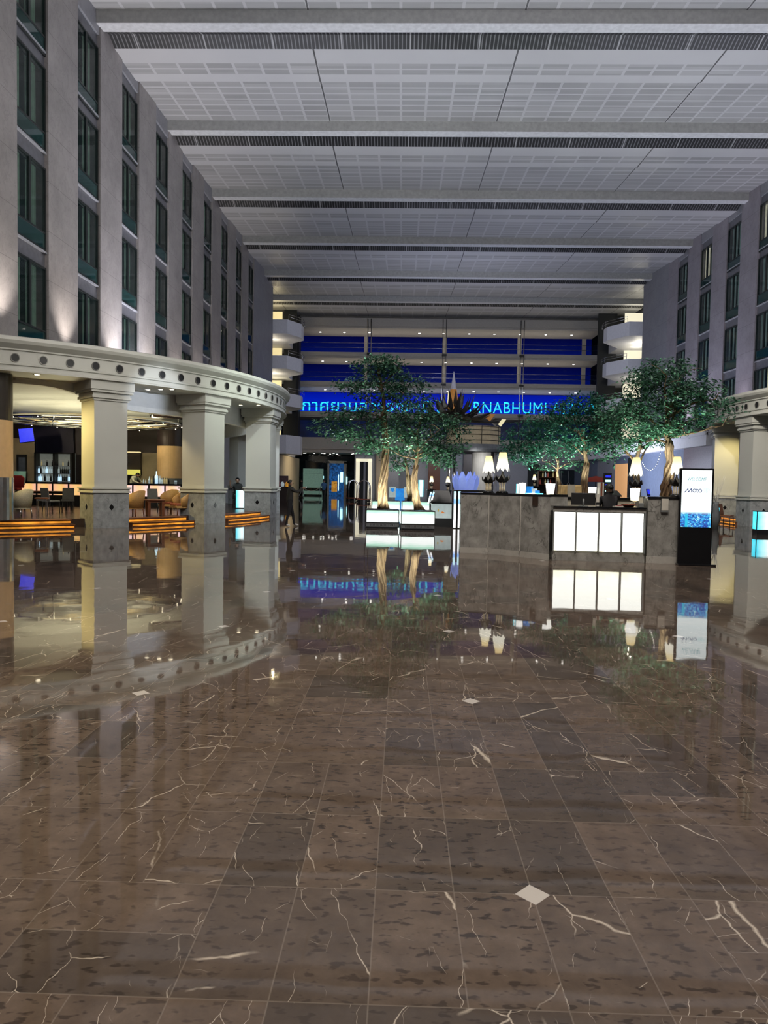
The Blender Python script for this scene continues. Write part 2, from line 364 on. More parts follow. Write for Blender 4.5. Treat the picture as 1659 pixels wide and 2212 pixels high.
# ------------------------------------------------------------------ mesh helpers
class MB:
    def __init__(s): s.v = []; s.f = []; s.mi = []; s.sm = []
    def add(s, vs, fs, mi=0, sm=False):
        b = len(s.v); s.v += [tuple(v) for v in vs]
        for f in fs: s.f.append(tuple(b+i for i in f)); s.mi.append(mi); s.sm.append(sm)
        return s
    def box(s, x0, x1, y0, y1, z0, z1, mi=0):
        return s.add([(x0,y0,z0),(x1,y0,z0),(x1,y1,z0),(x0,y1,z0),(x0,y0,z1),(x1,y0,z1),(x1,y1,z1),(x0,y1,z1)],
              [(0,3,2,1),(4,5,6,7),(0,1,5,4),(1,2,6,5),(2,3,7,6),(3,0,4,7)], mi)
    def prism(s, poly, z0, z1, mi=0):
        n = len(poly)
        return s.add([(x, y, z0) for x, y in poly]+[(x, y, z1) for x, y in poly],
              [tuple(range(n))[::-1], tuple(range(n, 2*n))]+[(i, (i+1) % n, n+(i+1) % n, n+i) for i in range(n)], mi)
    def slab(s, poly3, off, mi=0):
        "a polygon given in space, thickened by a vector"
        n = len(poly3); o = Vector(off)
        return s.add([tuple(p) for p in poly3]+[tuple(Vector(p)+o) for p in poly3],
              [tuple(range(n))[::-1], tuple(range(n, 2*n))]+[(i, (i+1) % n, n+(i+1) % n, n+i) for i in range(n)], mi)
    def tube(s, pts, rad, seg=8, mi=0, cap=True):
        pts = [Vector(p) for p in pts]; n = len(pts)
        if not isinstance(rad, (list, tuple)): rad = [rad]*n
        vs = []; fs = []; prev = None
        for i, p in enumerate(pts):
            t = (pts[min(i+1, n-1)]-pts[max(i-1, 0)]).normalized()
            if prev is None:
                a = t.cross(Vector((0, 0, 1)) if abs(t.z) < .9 else Vector((1, 0, 0))).normalized()
            else: a = (prev - t*prev.dot(t)).normalized()
            prev = a; b = t.cross(a)
            for k in range(seg):
                w = 2*PI*k/seg
                vs.append(p+(a*math.cos(w)+b*math.sin(w))*rad[i])
        for i in range(n-1):
            for k in range(seg):
                fs.append((i*seg+k, i*seg+(k+1) % seg, (i+1)*seg+(k+1) % seg, (i+1)*seg+k))
        if cap: fs += [tuple(range(seg))[::-1], tuple((n-1)*seg+k for k in range(seg))]
        return s.add(vs, fs, mi, True)
    def lathe(s, prof, c=(0, 0, 0), seg=24, a0=0, a1=2*PI, mi=0, smooth=True):
        full = abs(a1-a0-2*PI) < 1e-6; m = seg if full else seg+1; n = len(prof)
        vs = []; fs = []
        for k in range(m):
            a = a0+(a1-a0)*k/seg
            for r, z in prof: vs.append((c[0]+r*math.cos(a), c[1]+r*math.sin(a), c[2]+z))
        for k in range(seg):
            q = (k+1) % m
            for i in range(n-1):
                fs.append((k*n+i, q*n+i, q*n+i+1, k*n+i+1))
        return s.add(vs, fs, mi, smooth)
    def ball(s, c, r, mi=0, seg=10, sz=1.0):
        pr = [(max(1e-4, r*math.sin(PI*i/8)), -r*sz*math.cos(PI*i/8)) for i in range(9)]
        return s.lathe(pr, c, seg, mi=mi)
    def torus(s, c, R, r, seg=64, rs=6, mi=0, tilt=None):
        pts = []
        for k in range(seg+1):
            a = 2*PI*k/seg; p = Vector((R*math.cos(a), R*math.sin(a), 0))
            if tilt: p = tilt @ p
            pts.append(Vector(c)+p)
        return s.tube(pts, r, rs, mi, False)
    def build(s, name, mats, parent=None, loc=None, rz=0):
        me = bpy.data.meshes.new(name); me.from_pydata(s.v, [], s.f)
        for m in (mats if isinstance(mats, (list, tuple)) else [mats]): me.materials.append(M[m] if isinstance(m, str) else m)
        me.polygons.foreach_set('material_index', s.mi); me.polygons.foreach_set('use_smooth', s.sm)
        me.update()
        o = bpy.data.objects.new(name, me); C.objects.link(o)
        if parent: o.parent = parent
        if loc is not None: o.location = loc
        if rz: o.rotation_euler.z = rz
        return o
def box(*a): return MB().box(*a)
def soft(o, w=.01, seg=2):
    m = o.modifiers.new('bevel', 'BEVEL'); m.width = w; m.segments = seg; m.limit_method = 'ANGLE'; return o
def tag(o, label, cat, group=None, kind=None):
    o['label'] = label; o['category'] = cat
    if group: o['group'] = group
    if kind: o['kind'] = kind
    return o
def thing(name, label, cat, loc=(0, 0, 0), rz=0, group=None, kind=None):
    o = bpy.data.objects.new(name, None); C.objects.link(o); o.location = loc; o.rotation_euler.z = rz
    o.empty_display_size = .2
    return tag(o, label, cat, group, kind)
def dup(o, loc, rz=None, label=None, group=None, parent=None):
    c = o.copy(); C.objects.link(c)
    if parent: c.parent = parent
    else:
        c.location = loc
        if rz is not None: c.rotation_euler.z = rz
        if label: c['label'] = label
        if group: c['group'] = group
    for k in [x for x in C.objects if x.parent == o]: dup(k, None, parent=c)
    return c
def struct(name, mb, mat, label, cat, parent=None, group=None):
    o = mb.build(name, mat, parent)
    if not parent: tag(o, label, cat, group, 'structure')
    return o
def lamp(kind, loc, energy, col=(1, 1, 1), size=.1, to=None, spot=60, blend=.6, sy=None):
    l = bpy.data.lights.new('lamp', kind); l.energy = energy; l.color = col
    if kind == 'AREA':
        l.size = size
        if sy: l.shape = 'RECTANGLE'; l.size_y = sy
    else: l.shadow_soft_size = size
    if kind == 'SPOT': l.spot_size = math.radians(spot); l.spot_blend = blend
    o = bpy.data.objects.new('lamp', l); C.objects.link(o); o.location = loc
    if to is not None:
        o.rotation_euler = (Vector(to)-Vector(loc)).to_track_quat('-Z', 'Y').to_euler()
    return o

# ================================================================== THE SETTING
XL, XR, ZC = -12.1, 20.9, 19.2
floor = struct('floor', box(-45, 55, -12, 125, -.3, 0), 'floor', 'polished dark brown marble floor with white veins and pale diamond inlays', 'floor')

# ceiling: saw-tooth bays 8.35 m deep
BAY = 8.35
cp, cs, cb, cg = MB(), MB(), MB(), MB()
x0, x1 = XL-2.5, XR+2.5
for k in range(-3, 6):
    y = 28.46+BAY*k
    def q(mb, ya, za, yb, zb): mb.add([(x0, ya, za), (x1, ya, za), (x1, yb, zb), (x0, yb, zb)], [(0, 1, 2, 3)])
    q(cg, y, ZC+.02, y+.5, ZC+.22); q(cg, y+.5, ZC+.22, y+1.08, ZC)
    q(cp, y+1.08, ZC, y+3.6, ZC+.10); q(cp, y+3.6, ZC+.10, y+3.61, ZC+.17); q(cp, y+3.61, ZC+.17, y+7.78, ZC+.49)
    q(cb, y+7.78, ZC+.49, y+7.79, ZC); q(cs, y+7.79, ZC, y+BAY, ZC)
ceil = struct('ceiling', cp, 'ceil', 'white perforated ceiling panels in saw-tooth bays', 'ceiling')
struct('beam_face', cb, 'beam', '', '', ceil); struct('beam_soffit', cs, 'strip', '', '', ceil); struct('louvre_grille', cg, 'grille', '', '', ceil)
struct('ceiling_upper', box(x0-9, x1+9, 2, 84, ZC+.75, ZC+1), 'dark', 'dark slab above the ceiling panels', 'ceiling')

# side walls: stone pilasters between strips of windows
PIT, WW = 4.12, 1.95
def side_wall(side, starts, y_end, mat):
    X = XL if side < 0 else XR
    xa, xb = (X-.6, X) if side < 0 else (X, X+.6)
    mb = MB(); y = 2.0
    for s in starts:
        mb.box(xa, xb, y, s, 4.6, ZC+.7); y = s+WW
    mb.box(xa, xb, y, y_end-8.2 if side < 0 else y+1.9, 4.6, ZC+.7)
    ye = y_end-8.2 if side < 0 else y+1.9
    nm = 'wall_left' if side < 0 else 'wall_right'
    w = struct(nm, mb, mat, 'grey stone pilasters of the %s side wall' % ('left' if side < 0 else 'right'), 'wall')
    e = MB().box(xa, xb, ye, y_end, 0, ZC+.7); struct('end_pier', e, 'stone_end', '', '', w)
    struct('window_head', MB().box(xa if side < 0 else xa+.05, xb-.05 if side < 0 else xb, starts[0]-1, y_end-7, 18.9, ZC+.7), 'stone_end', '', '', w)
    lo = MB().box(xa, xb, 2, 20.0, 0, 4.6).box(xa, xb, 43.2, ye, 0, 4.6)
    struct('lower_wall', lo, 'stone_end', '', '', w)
    struct('back_board', MB().box(*((X-.62, X-.58) if side < 0 else (X+.58, X+.62)), 2, y_end, 4.6, ZC+.7), 'dark', '', '', w)
    return w
LS = [22.1+PIT*k for k in range(-1, 9)]
RS = [41.35+PIT*k for k in range(-2, 4)]
side_wall(-1, LS, 65.4, 'stone'); side_wall(1, RS, 63.4, 'stone_r')

def window(right, lit=0):
    t = bpy.data.objects.new('window_1', None); C.objects.link(t); t['kind'] = 'structure'
    w, h = WW, 3.3; cur = 'curtain_r' if right else 'curtain'
    box(0, w, .14, .30, 2.74, h).build('spandrel', 'spandrel', t)
    box(0, w, .06, .16, h-.06, h).build('ledge', 'ledge', t)
    box(0, w, .10, .12, .06, .60).build('lower_pane', 'pane_low', t)
    fr = MB().box(0, w, .08, .18, 0, .07).box(0, w, .08, .18, .58, .64).box(0, w, .08, .18, 2.70, 2.76)
    fr.box(0, .07, .08, .18, 0, 2.74).box(w-.07, w, .08, .18, 0, 2.74).box(w*.44, w*.50, .08, .18, .6, 2.74)
    fr.build('window_frame', 'mullion', t)
    for a, b in ((.07, w*.44), (w*.5, w-.07)): box(a, b, .11, .13, .62, 2.72).build('pane', 'pane', t)
    for i, (a, b) in enumerate(((.10, w*.40), (w*.56, w*.92))):
        n = 14; vs = []; fs = []
        for k in range(n+1):
            x = a+(b-a)*k/n; yy = .34+.03*math.sin(k*2.4)
            vs += [(x, yy, .1), (x, yy, 2.74)]
        for k in range(n): fs.append((2*k, 2*k+2, 2*k+3, 2*k+1))
        MB().add(vs, fs, 0, True).build('curtain', 'curtain_lit' if lit == i+1 else cur, t)
    return t
wl = window(False); wr = window(True); wrl = window(True, 1); wrl2 = window(True, 2)
def put_window(src, s, z, side, n):
    o = dup(src, ((XL if side < 0 else XR), s if side < 0 else s+WW, z), PI/2 if side < 0 else -PI/2)
    tag(o, 'tall dark window strip with grey-green curtains in the %s wall' % ('left' if side < 0 else 'right'), 'window', 'windows of the %s wall' % ('left' if side < 0 else 'right'), 'structure')
    o.name = 'window_%d' % n
n = 1
for s in LS:
    for z in (5.9, 9.2, 12.5, 15.65): put_window(wl, s, z, -1, n); n += 1
for i, s in enumerate(RS):
    for j, z in enumerate((5.9, 9.2, 12.5, 15.65)):
        put_window(wrl if (j == 3 and i in (2, 4)) else (wrl2 if (i, j) in ((2, 2), (2, 0)) else wr), s, z, 1, n); n += 1
def drop(o):
    for k in list(o.children): drop(k)
    bpy.data.objects.remove(o)
for o in (wl, wr, wrl, wrl2): drop(o)

# ------------------------------------------------------------------ round canopies on columns, left and right
CL, CR = Vector((-18.3, 31.5, 0)), Vector((27.4, 31.5, 0))
def canopy(c, left):
    a0, a1 = (-1.35, 1.35) if left else (PI-1.35, PI+1.35)
    S = 96; side = 'left' if left else 'right'
    prof = [(9, 5.62), (13.0, 5.68), (13.10, 5.64), (13.12, 5.55), (13.08, 5.46), (12.99, 5.38), (12.93, 5.33), (12.93, 5.29), (12.88, 5.27),
            (12.88, 4.93), (12.93, 4.91), (12.93, 4.86), (12.89, 4.84), (12.89, 4.74), (12.95, 4.72), (12.95, 4.67), (12.86, 4.66), (11.5, 4.66)]
    o = MB().lathe(prof, c, S, a0, a1, smooth=False).build('canopy', 'plaster')
    tag(o, 'curved cream canopy ring with portholes over the %s lounge' % side, 'canopy', kind='structure')
    vs = []; fs = []
    for k in range(S+1):
        a = a0+(a1-a0)*k/S; g = math.degrees(a) if left else 180-math.degrees(a)
        f = min(1, max(0, (g+54)/17)); f = f*f*(3-2*f); zb = 4.5-.58*f
        for r, z in ((11.5, 4.66), (11.4, 4.66), (11.4, zb), (11.2, zb-.01), (11.15, 4.56), (.3, 4.58)): vs.append((c.x+r*math.cos(a), c.y+r*math.sin(a), z))
    for k in range(S):
        for i in range(5): fs.append((k*6+i, (k+1)*6+i, (k+1)*6+i+1, k*6+i+1))
    MB().add(vs, fs).build('inner_soffit', 'plaster_w', o)
    for k in range(40):
        a = math.radians(-57.5-16.7+3.335*k)
        if not left: a = PI-a
        p = Vector((c.x+12.885*math.cos(a), c.y+12.885*math.sin(a), 5.07))
        t = bpy.data.objects.new('porthole', None); C.objects.link(t); t.parent = o; t.location = p; t.rotation_euler.z = a-PI/2
        # local +y looks out of the ring
        rim = MB(); hole = MB()
        nseg = 16; ring = []
        for j in range(nseg):
            w = 2*PI*j/nseg; ring.append((math.cos(w), math.sin(w)))
        hole.add([(u*.105, .012, v*.115) for u, v in ring], [tuple(range(nseg))])  # flat near-black disc: the shade inside the opening is put into its colour
        vs = [(u*.105, .03, v*.115) for u, v in ring]+[(u*.125, .03, v*.135) for u, v in ring]+[(u*.125, -.02, v*.135) for u, v in ring]
        fs = [(j, (j+1) % nseg, nseg+(j+1) % nseg, nseg+j) for j in range(nseg)]+[(nseg+j, nseg+(j+1) % nseg, 2*nseg+(j+1) % nseg, 2*nseg+j) for j in range(nseg)]
        rim.add(vs, fs); rim.build('porthole_rim', 'holerim', t); hole.build('porthole_shade', 'hole', t)
    return o
canL = canopy(CL, True); canR = canopy(CR, False)

def column(c, ang, label):
    "square column with a marble plinth, cap mouldings and dark diamond studs"
    a = math.radians(ang); r = 12.15
    t = thing('column', label, 'column', (c.x+r*math.cos(a), c.y+r*math.sin(a), 0), a, kind='structure')
    h = .575
    def sq(mb, e, z0, z1): mb.box(-e, e, -e, e, z0, z1)
    p = MB(); sq(p, h, 0, 1.12); p.build('plinth', 'colmarble', t)
    b = MB(); sq(b, h+.05, 1.12, 1.17); sq(b, h+.02, 1.17, 1.24); sq(b, h+.06, 1.24, 1.30); b.build('base_moulding', 'plaster', t)
    s = MB(); sq(s, h-.04, 1.30, 4.05); s.build('shaft', 'plaster', t)
    k = MB(); sq(k, h, 4.05, 4.12); sq(k, h+.05, 4.12, 4.20); sq(k, h+.02, 4.20, 4.30); sq(k, h+.10, 4.30, 4.38); sq(k, h+.13, 4.38, 4.66); k.build('capital', 'plaster', t)
    for d in range(4):
        w = d*PI/2; n_ = Vector((math.cos(w), math.sin(w), 0)); u = Vector((-n_.y, n_.x, 0)); z = Vector((0, 0, 1)); m = n_*h+z*.66
        MB().slab([m+u*.085, m+z*.105, m-u*.085, m-z*.105], n_*.006).build('diamond_stud', 'black', t)
    return t
for ang, lab in ((-67, 'cream square column beyond the left edge of the lounge'), (-45, 'cream square column with marble plinth nearest the left bar, lit yellow on one side'),
                 (-26, 'cream square column beside the wicker armchairs'), (-3, 'white square column at the lounge end, beside the standing person in black'),
                 (18, 'white square column behind the lounge end column'), (39, 'pale blue-white column glimpsed behind the lounge columns')):
    column(CL, ang, lab)
for ang, lab in ((183, 'beige square column at the right edge of the photo'), (162, 'yellow-lit square column just right of the totem screen'), (141, 'square column far back under the right canopy'), (206, 'square column outside the right edge under the right canopy')):
    column(CR, ang, lab)

# raised lounge floors with lit steps
def lounge(c, left):
    a = lambda d: math.radians(d if left else 180-d)
    side = 'left' if left else 'right'
    pl = MB().lathe([(.3, .28), (12.0, .28), (12.0, 0)], c, 80, -1.5 if left else PI-1.5, 1.5 if left else PI+1.5, smooth=False)
    P = pl.build('platform', 'platform'); tag(P, 'dark wooden lounge platform under the %s canopy' % side, 'platform', kind='structure')
    for (d0, d1) in ((-64, -50.2), (-42, -31.0), (-23, -7.2)) + (() if left else ((-1, 13),)):
        A, B = sorted((a(d0), a(d1))); seg = 24
        t = bpy.data.objects.new('step', None); C.objects.link(t); t.parent = P
        R0, R1 = 12.45, 12.85
        MB().lathe([(11.9, .281), (R0, .281), (R0, .255), (R0-.04, .255), (R0-.04, .24)], c, seg, A, B, smooth=False).build('upper_tread', 'wood', t)
        MB().lathe([(R0-.05, .225), (R0-.05, .16)], c, seg, A, B).build('upper_strip_light', 'steplight', t)
        MB().lathe([(R0-.1, .145), (R1, .145), (R1, .12), (R1-.04, .12), (R1-.04, .10)], c, seg, A, B, smooth=False).build('lower_tread', 'wood', t)
        MB().lathe([(R1-.05, .095), (R1-.05, .04)], c, seg, A, B).build('lower_strip_light', 'steplight', t)
        MB().lathe([(R1+.02, 0), (R1+.02, .02), (R1-.1, .02)], c, seg, A, B, smooth=False).build('bottom_edge', 'wood', t)
        for q_ in (A, B):
            e = MB(); d = Vector((math.cos(q_), math.sin(q_), 0)); z = Vector((0, 0, 1)); cc = Vector(c)
            e.slab([cc+d*11.9, cc+d*(R1-.03), cc+d*(R1-.03)+z*.12, cc+d*(R0-.03)+z*.145, cc+d*(R0-.03)+z*.255, cc+d*11.9+z*.255], d.cross(z)*.02)
            e.build('step_cheek', 'wood', t)
    return P
lounge(CL, True); lounge(CR, False)

# walls of the two lounges
def wallbox(name, a, b, z0, z1, mat, lab, th=.3):
    a, b = Vector((*a, 0)), Vector((*b, 0)); n_ = (b-a).normalized().cross(Vector((0, 0, 1)))*-th
    pts = [a, b, b+n_, a+n_]
    return struct(name, MB().prism([(p.x, p.y) for p in pts], z0, z1), mat, lab, 'wall')

# ------------------------------------------------------------------ far end: bridges, blue glazing, balconies
YF = 77.0
levels = [(18.2, 19.2), (15.0, 15.55), (11.85, 12.4), (8.6, 9.15)]
for i, (z0, z1) in enumerate(levels):
    o = struct('bridge_slab', MB().box(XL+.3, XR+.3, YF+.05, 81.5, z0, z1).box(XL+.3, XR+.3, YF-.15, YF+.05, z0+.18, z1+.04), 'slab',
               'plaster walkway slab crossing the far end of the hall', 'walkway', None, 'far walkway slabs')
    if i:
        r = MB()
        for zz in (z1+.55, z1+1.05): r.tube([(XL+.5, YF, zz), (XR, YF, zz)], .022, 6)
        r.build('handrail', 'steel', o)
        box(XL+.5, XR, YF-.01, YF+.01, z1+.05, z1+1.0).build('rail_glass', 'railglass', o)
for i, (z0, z1) in enumerate(((15.55, 18.2), (12.4, 15.0))):
    w = MB().box(XL+.3, XR+.3, 81.5, 81.7, z0, z1).build('window_%d' % (90+i), 'night'); tag(w, 'deep blue night glazing behind the far walkways', 'window', 'far blue glazing', 'structure')
    m = MB()
    for px in (790, 960, 1122, 1262):
        x = at(px, 800, 81).x; m.box(x-.22, x+.22, 81.3, 81.5, z0, z1)
    m.build('mullion', 'slab', w)
w = MB().box(XL+.3, XR+.3, 81.5, 81.7, 6.4, 8.6).build('window_92', 'nightlow'); tag(w, 'dim dark blue glazing below the letter board', 'window', None, 'structure')
struct('bridge_fascia', MB().box(XL+.3, XR+.3, YF, 81.5, 4.75, 6.4).box(XL+.3, XR+.3, YF-.2, YF, 5.1, 5.4), 'slab', 'deep plaster fascia above the far entrance', 'walkway')
# posts that carry the bridges
for px in (798, 960, 1128):
    x = at(px, 750, YF-.4).x
    p = struct('hanger_post', MB().tube([(x-.18, YF-.4, 4.8), (x-.18, YF-.4, ZC-.1)], .05, 6).tube([(x+.18, YF-.4, 4.8), (x+.18, YF-.4, ZC-.1)], .05, 6), 'steel', 'slender twin steel hanger post in front of the far walkways', 'post', None, 'far hanger posts')
    b = MB()
    for z0, z1 in levels[1:]: b.box(x-.25, x+.25, YF-.46, YF-.16, z1-.3, z1-.1)
    b.build('bracket', 'matblack', p)
# illuminated letter board: Thai and English name of the airport
sg = thing('illuminated_sign', 'long blue board of glowing cyan Thai and English letters across the far walkway', 'sign', (4.4, 81.4, 9.2))
box(-16.2, 16.8, 0, .1, 0, 2.6).build('sign_board', 'ledback', sg)
def text_mesh(body, size, space=1.0, shear=0, bold=0, extrude=.0):
    cu = bpy.data.curves.new('lettering', 'FONT'); cu.body = body; cu.size = size; cu.space_character = space; cu.shear = shear
    cu.offset = bold; cu.extrude = extrude; cu.align_x = 'LEFT'; cu.resolution_u = 4
    o = bpy.data.objects.new('lettering_source', cu); C.objects.link(o)
    dg = bpy.context.evaluated_depsgraph_get(); dg.update()
    me = bpy.data.meshes.new_from_object(o.evaluated_get(dg)); bpy.data.objects.remove(o); bpy.data.curves.remove(cu)
    return me
def lettering(name, body, size, mat, parent, loc, width=None, rz=0, **kw):
    me = text_mesh(body, size, **kw); me.materials.clear(); me.materials.append(M[mat])
    xs = [v.co.x for v in me.vertices]
    k = (width/(max(xs)-min(xs))) if width and xs else 1
    x0 = min(xs) if xs else 0
    for v in me.vertices: v.co.x = (v.co.x-x0)*k
    o = bpy.data.objects.new(name, me); C.objects.link(o); o.parent = parent; o.location = loc; o.rotation_euler = (PI/2, 0, rz)
    return o
def sx(px): return at(px, 880, 81.35).x-4.4
lettering('thai_lettering', 'ท่าอากาศยานสุวรรณภูมิ', 1.75, 'ledtext', sg, (sx(578), -.06, .52), width=sx(930)-sx(578), bold=.004)
lettering('english_lettering', 'SUVARNABHUMI', 1.85, 'ledtext', sg, (sx(944), -.06, .50), width=sx(1180)-sx(944), bold=0, space=1.1)
lettering('english_lettering', 'AIRPORT', 1.85, 'ledtext', sg, (sx(1192), -.06, .50), width=sx(1325)-sx(1192), bold=0, space=1.1)

def downlight(p, r=.09, lab=None, group=None, mat='spot'):
    t = thing('downlight', lab or 'small round downlight glowing in the far walkway soffits', 'downlight', p, 0, group or 'downlights under the far walkways')
    MB().lathe([(r*1.0, -.005), (r*1.5, -.012), (r*1.5, .0)], seg=12).build('trim_ring', 'steel', t)
    MB().lathe([(.001, -.02), (r*.6, -.018), (r, -.004)], seg=12).build('bulb', mat, t)
    return t
dl = None
spots = [(692, 720), (744, 721), (798, 722), (906, 723), (958, 724), (1014, 725), (1068, 725), (1123, 725), (1179, 726), (1235, 726)]
for i, (z0, _) in enumerate(levels):
    for j, (px, py) in enumerate(spots):
        x = at(px, 720, 79.4).x
        p = (x+(.3*i if i else 0), 79.4, z0)
        dl = downlight(p, .12) if dl is None else dup(dl, p)
for j, px in enumerate((657, 662, 679, 697, 701, 722, 760, 764, 790, 830, 880, 930)):
    p = (at(px, 972, 79.5).x, 79.5-.6*(j % 2), 4.75)
    dup(dl, p, label='small round downlight glowing in the soffit of the far entrance', group='downlights over the far entrance')

def balcony(side, z0, z1, label, rail=True):
    pts = [(-15, 66.3), (-10.9, 66.3), (-9.85, 68.2), (-9.85, 69.6), (-11.6, 71.5), (-11.6, YF-.3), (-15, YF-.3)] if side < 0 else [(24.5, 64.9), (20.2, 64.9), (18.9, 67.2), (18.9, 68.4), (21, 71), (21, YF-.3), (24.5, YF-.3)]
    o = struct('balcony', MB().prism(pts, z0, z1), 'slab_w', label, 'balcony')
    if rail:
        r = MB()
        for zz in (z1+.28, z1+.5): r.tube([(p[0]+(.1*-side), p[1]+.15, zz) for p in pts[1:4]], .02, 5)
        for p in pts[1:4]: r.tube([(p[0]-.1*side, p[1]+.15, z1-.02), (p[0]-.1*side, p[1]+.15, z1+.5)], .02, 5)
        r.build('handrail', 'steel', o)
    return o
nm = ('topmost', 'second highest', 'third highest', 'lowest')
for i, (z0, z1) in enumerate(((15.3, 16.6), (12.05, 13.28), (8.6, 9.8))):
    balcony(-1, z0, z1, '%s white corner balcony at the far end of the left wall' % nm[i])
    balcony(1, z0-.1, z1-.15, '%s white corner balcony at the far end of the right wall' % nm[i])
balcony(-1, 4.15, 5.9, 'lowest deep white balcony ledge at the far end of the left wall', False)
balcony(1, 4.15, 5.9, 'lowest deep white balcony ledge at the far end of the right wall', False)
for side in (-1, 1):
    s = 'left' if side < 0 else 'right'
    xo = -14.6 if side < 0 else 24.0
    wo = struct('wall_%s_recess' % s, MB().box(min(xo, xo+.4*side), max(xo, xo+.4*side), 60, 84, 0, ZC+.7), 'greywall', 'grey recessed wall behind the %s balconies' % s, 'wall')
    xp = -11.9 if side < 0 else 22.4
    struct('dark_pier', MB().box(xp-.75, xp+.75, 75.6, 76.9, 6.4, ZC), 'matblack', '', '', wo)
    for i, (z0, z1) in enumerate(((16.6, 18.9), (13.3, 15.2), (9.8, 11.9), (6, 8.5))):
        if side < 0: m = MB().box(-14.5, -12.55, 73.0, 73.2, z0, z1)
        else: m = MB().box(22.0, 24.0, 72.0, 72.2, z0, z1)
        o = m.build('lit_panel', 'yellowlit' if side < 0 else 'creamlit', wo)
        d = MB().box(-12.5 if side < 0 else 19.9, -11.2 if side < 0 else 21.8, 74.0, 74.2, z0-1, z1+.4).build('dark_opening', 'dark', wo)
        if i < 3:
            pp = (at(607, 650, 72.5).x, 72.4, z1+.05) if side < 0 else (22.7, 71.5, z1-.03)
# ground floor at the far end
struct('wall_entrance', box(-13, -4.9, 82, 82.3, 0, 4.8), 'darkglass', 'dark reflective glass entrance wall under the far fascia', 'wall')
struct('wall_back_lower', box(-4.9, 22, 73, 73.3, 0, 4.8), 'greywall', 'pale grey wall at the back of the hall', 'wall')
struct('wall_left_alcove', MB().box(-12.6, -11.55, 66.6, 79.5, 0, 4.1), 'beige', 'beige wall below the left balconies', 'wall')
struct('wall_outer_back', box(-20, 30, 84.5, 84.8, 0, 20), 'dark', 'dark outer wall beyond the far glazing', 'wall')

# ================================================================== LEFT LOUNGE AND BAR
PZ = .28
wb = struct('wall_bar', box(-30, -10.6, 37, 37.3, 0, 4.4), 'brownwall', 'dark brown back wall of the left bar', 'wall')
def xa(px, Y): return at(px, 1030, Y).x
for a, b, z0, z1, m, nme in ((-60, 22, .28, 4.3, 'brownwall', 'dark_panel'), (76, 160, 2.85, 4.3, 'navywall', 'navy_panel'), (22, 78, .28, 3.6, 'beige', 'beige_panel'), (304, 345, .28, 2.95, 'beige', 'beige_panel'), (388, 409, .28, 2.5, 'greywall', 'grey_panel')):
    box(xa(a, 36.9), xa(b, 36.9), 36.86, 36.99, z0, z1).build(nme, m, wb)
dr = MB().box(xa(36, 36.8), xa(57, 36.8), 36.78, 36.85, .28, 2.75).build('door_frame', 'matblack', wb)
box(xa(39, 36.7), xa(54, 36.7), 36.74, 36.77, .4, 2.6).build('door_glass', 'bluewall', wb)
struct('wall_lounge_side', box(-10.9, -10.6, 37.3, 60, 0, 4.4), 'plaster_w', 'white side wall behind the left lounge', 'wall')

def round_column(label, loc, bands, r):
    t = thing('round_column', label, 'column', loc, kind='structure')
    for nme, z0, z1, m, k in bands: MB().lathe([(.01, z0), (r*k, z0), (r*k, z1), (.01, z1)], seg=32, smooth=False).build(nme, m, t)
    return t
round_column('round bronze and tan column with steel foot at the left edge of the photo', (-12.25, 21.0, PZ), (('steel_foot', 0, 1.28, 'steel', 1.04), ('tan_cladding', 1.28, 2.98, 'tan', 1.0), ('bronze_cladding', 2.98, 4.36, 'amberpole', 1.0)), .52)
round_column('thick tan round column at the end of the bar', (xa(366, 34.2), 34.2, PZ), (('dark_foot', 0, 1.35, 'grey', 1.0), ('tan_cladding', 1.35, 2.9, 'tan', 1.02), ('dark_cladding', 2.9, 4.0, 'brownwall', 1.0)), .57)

# bar counter with glowing front
bx0, bx1 = xa(44, 32), xa(391, 32)
bar = thing('bar_counter', 'long bar counter with black top and glowing amber and pink front panels', 'bar counter', (0, 0, PZ))
box(bx0-.1, bx1+.1, 31.9, 32.8, 1.02, 1.09).build('bar_top', 'black', bar)
box(bx0, bx1, 32.08, 32.75, 0, 1.02).build('bar_body', 'matblack', bar)
npn = 10
for i in range(npn):
    a = bx0+(bx1-bx0)*i/npn; b = bx0+(bx1-bx0)*(i+1)/npn
    box(-(b-a)/2+.04, (b-a)/2-.04, 0, .05, .50, 1.0).build('front_panel', 'barpanel' if i < 6 else 'barpanel_p', bar, ((a+b)/2, 32.02, 0))
    box(b-.03, b+.03, 32.0, 32.08, 0, 1.0).build('divider', 'matblack', bar)

def bottle(mat, h=.3, r=.04):
    return MB().lathe([(.001, 0), (r, .003), (r, h*.58), (r*.8, h*.66), (r*.34, h*.74), (r*.32, h*.97), (r*.4, h*.98), (r*.4, h), (.001, h)], seg=10).build('bottle', mat)
cab = thing('bottle_cabinet', 'lit glass-fronted bottle cabinet on the back wall of the bar', 'cabinet', (0, 0, 0))
cx0, cx1 = xa(80, 36.5), xa(157, 36.5)
fr = MB().box(cx0, cx1, 36.7, 36.84, PZ, 2.85, 0)
fr.build('cabinet_back', 'shelfback', cab)
f2 = MB()
for px in (80, 120, 157):
    x = xa(px, 36.5); f2.box(x-.05, x+.05, 36.3, 36.7, PZ, 2.85)
f2.box(cx0, cx1, 36.3, 36.7, 2.8, 2.86); f2.build('cabinet_frame', 'matblack', cab)
for z in (1.38, 1.78, 2.18): box(cx0, cx1, 36.32, 36.7, z-.02, z).build('shelf', 'steel', cab)
bt = {k: bottle(k) for k in ('bottle_c', 'bottle_b', 'bottle_d', 'bottle_a')}
used = set()
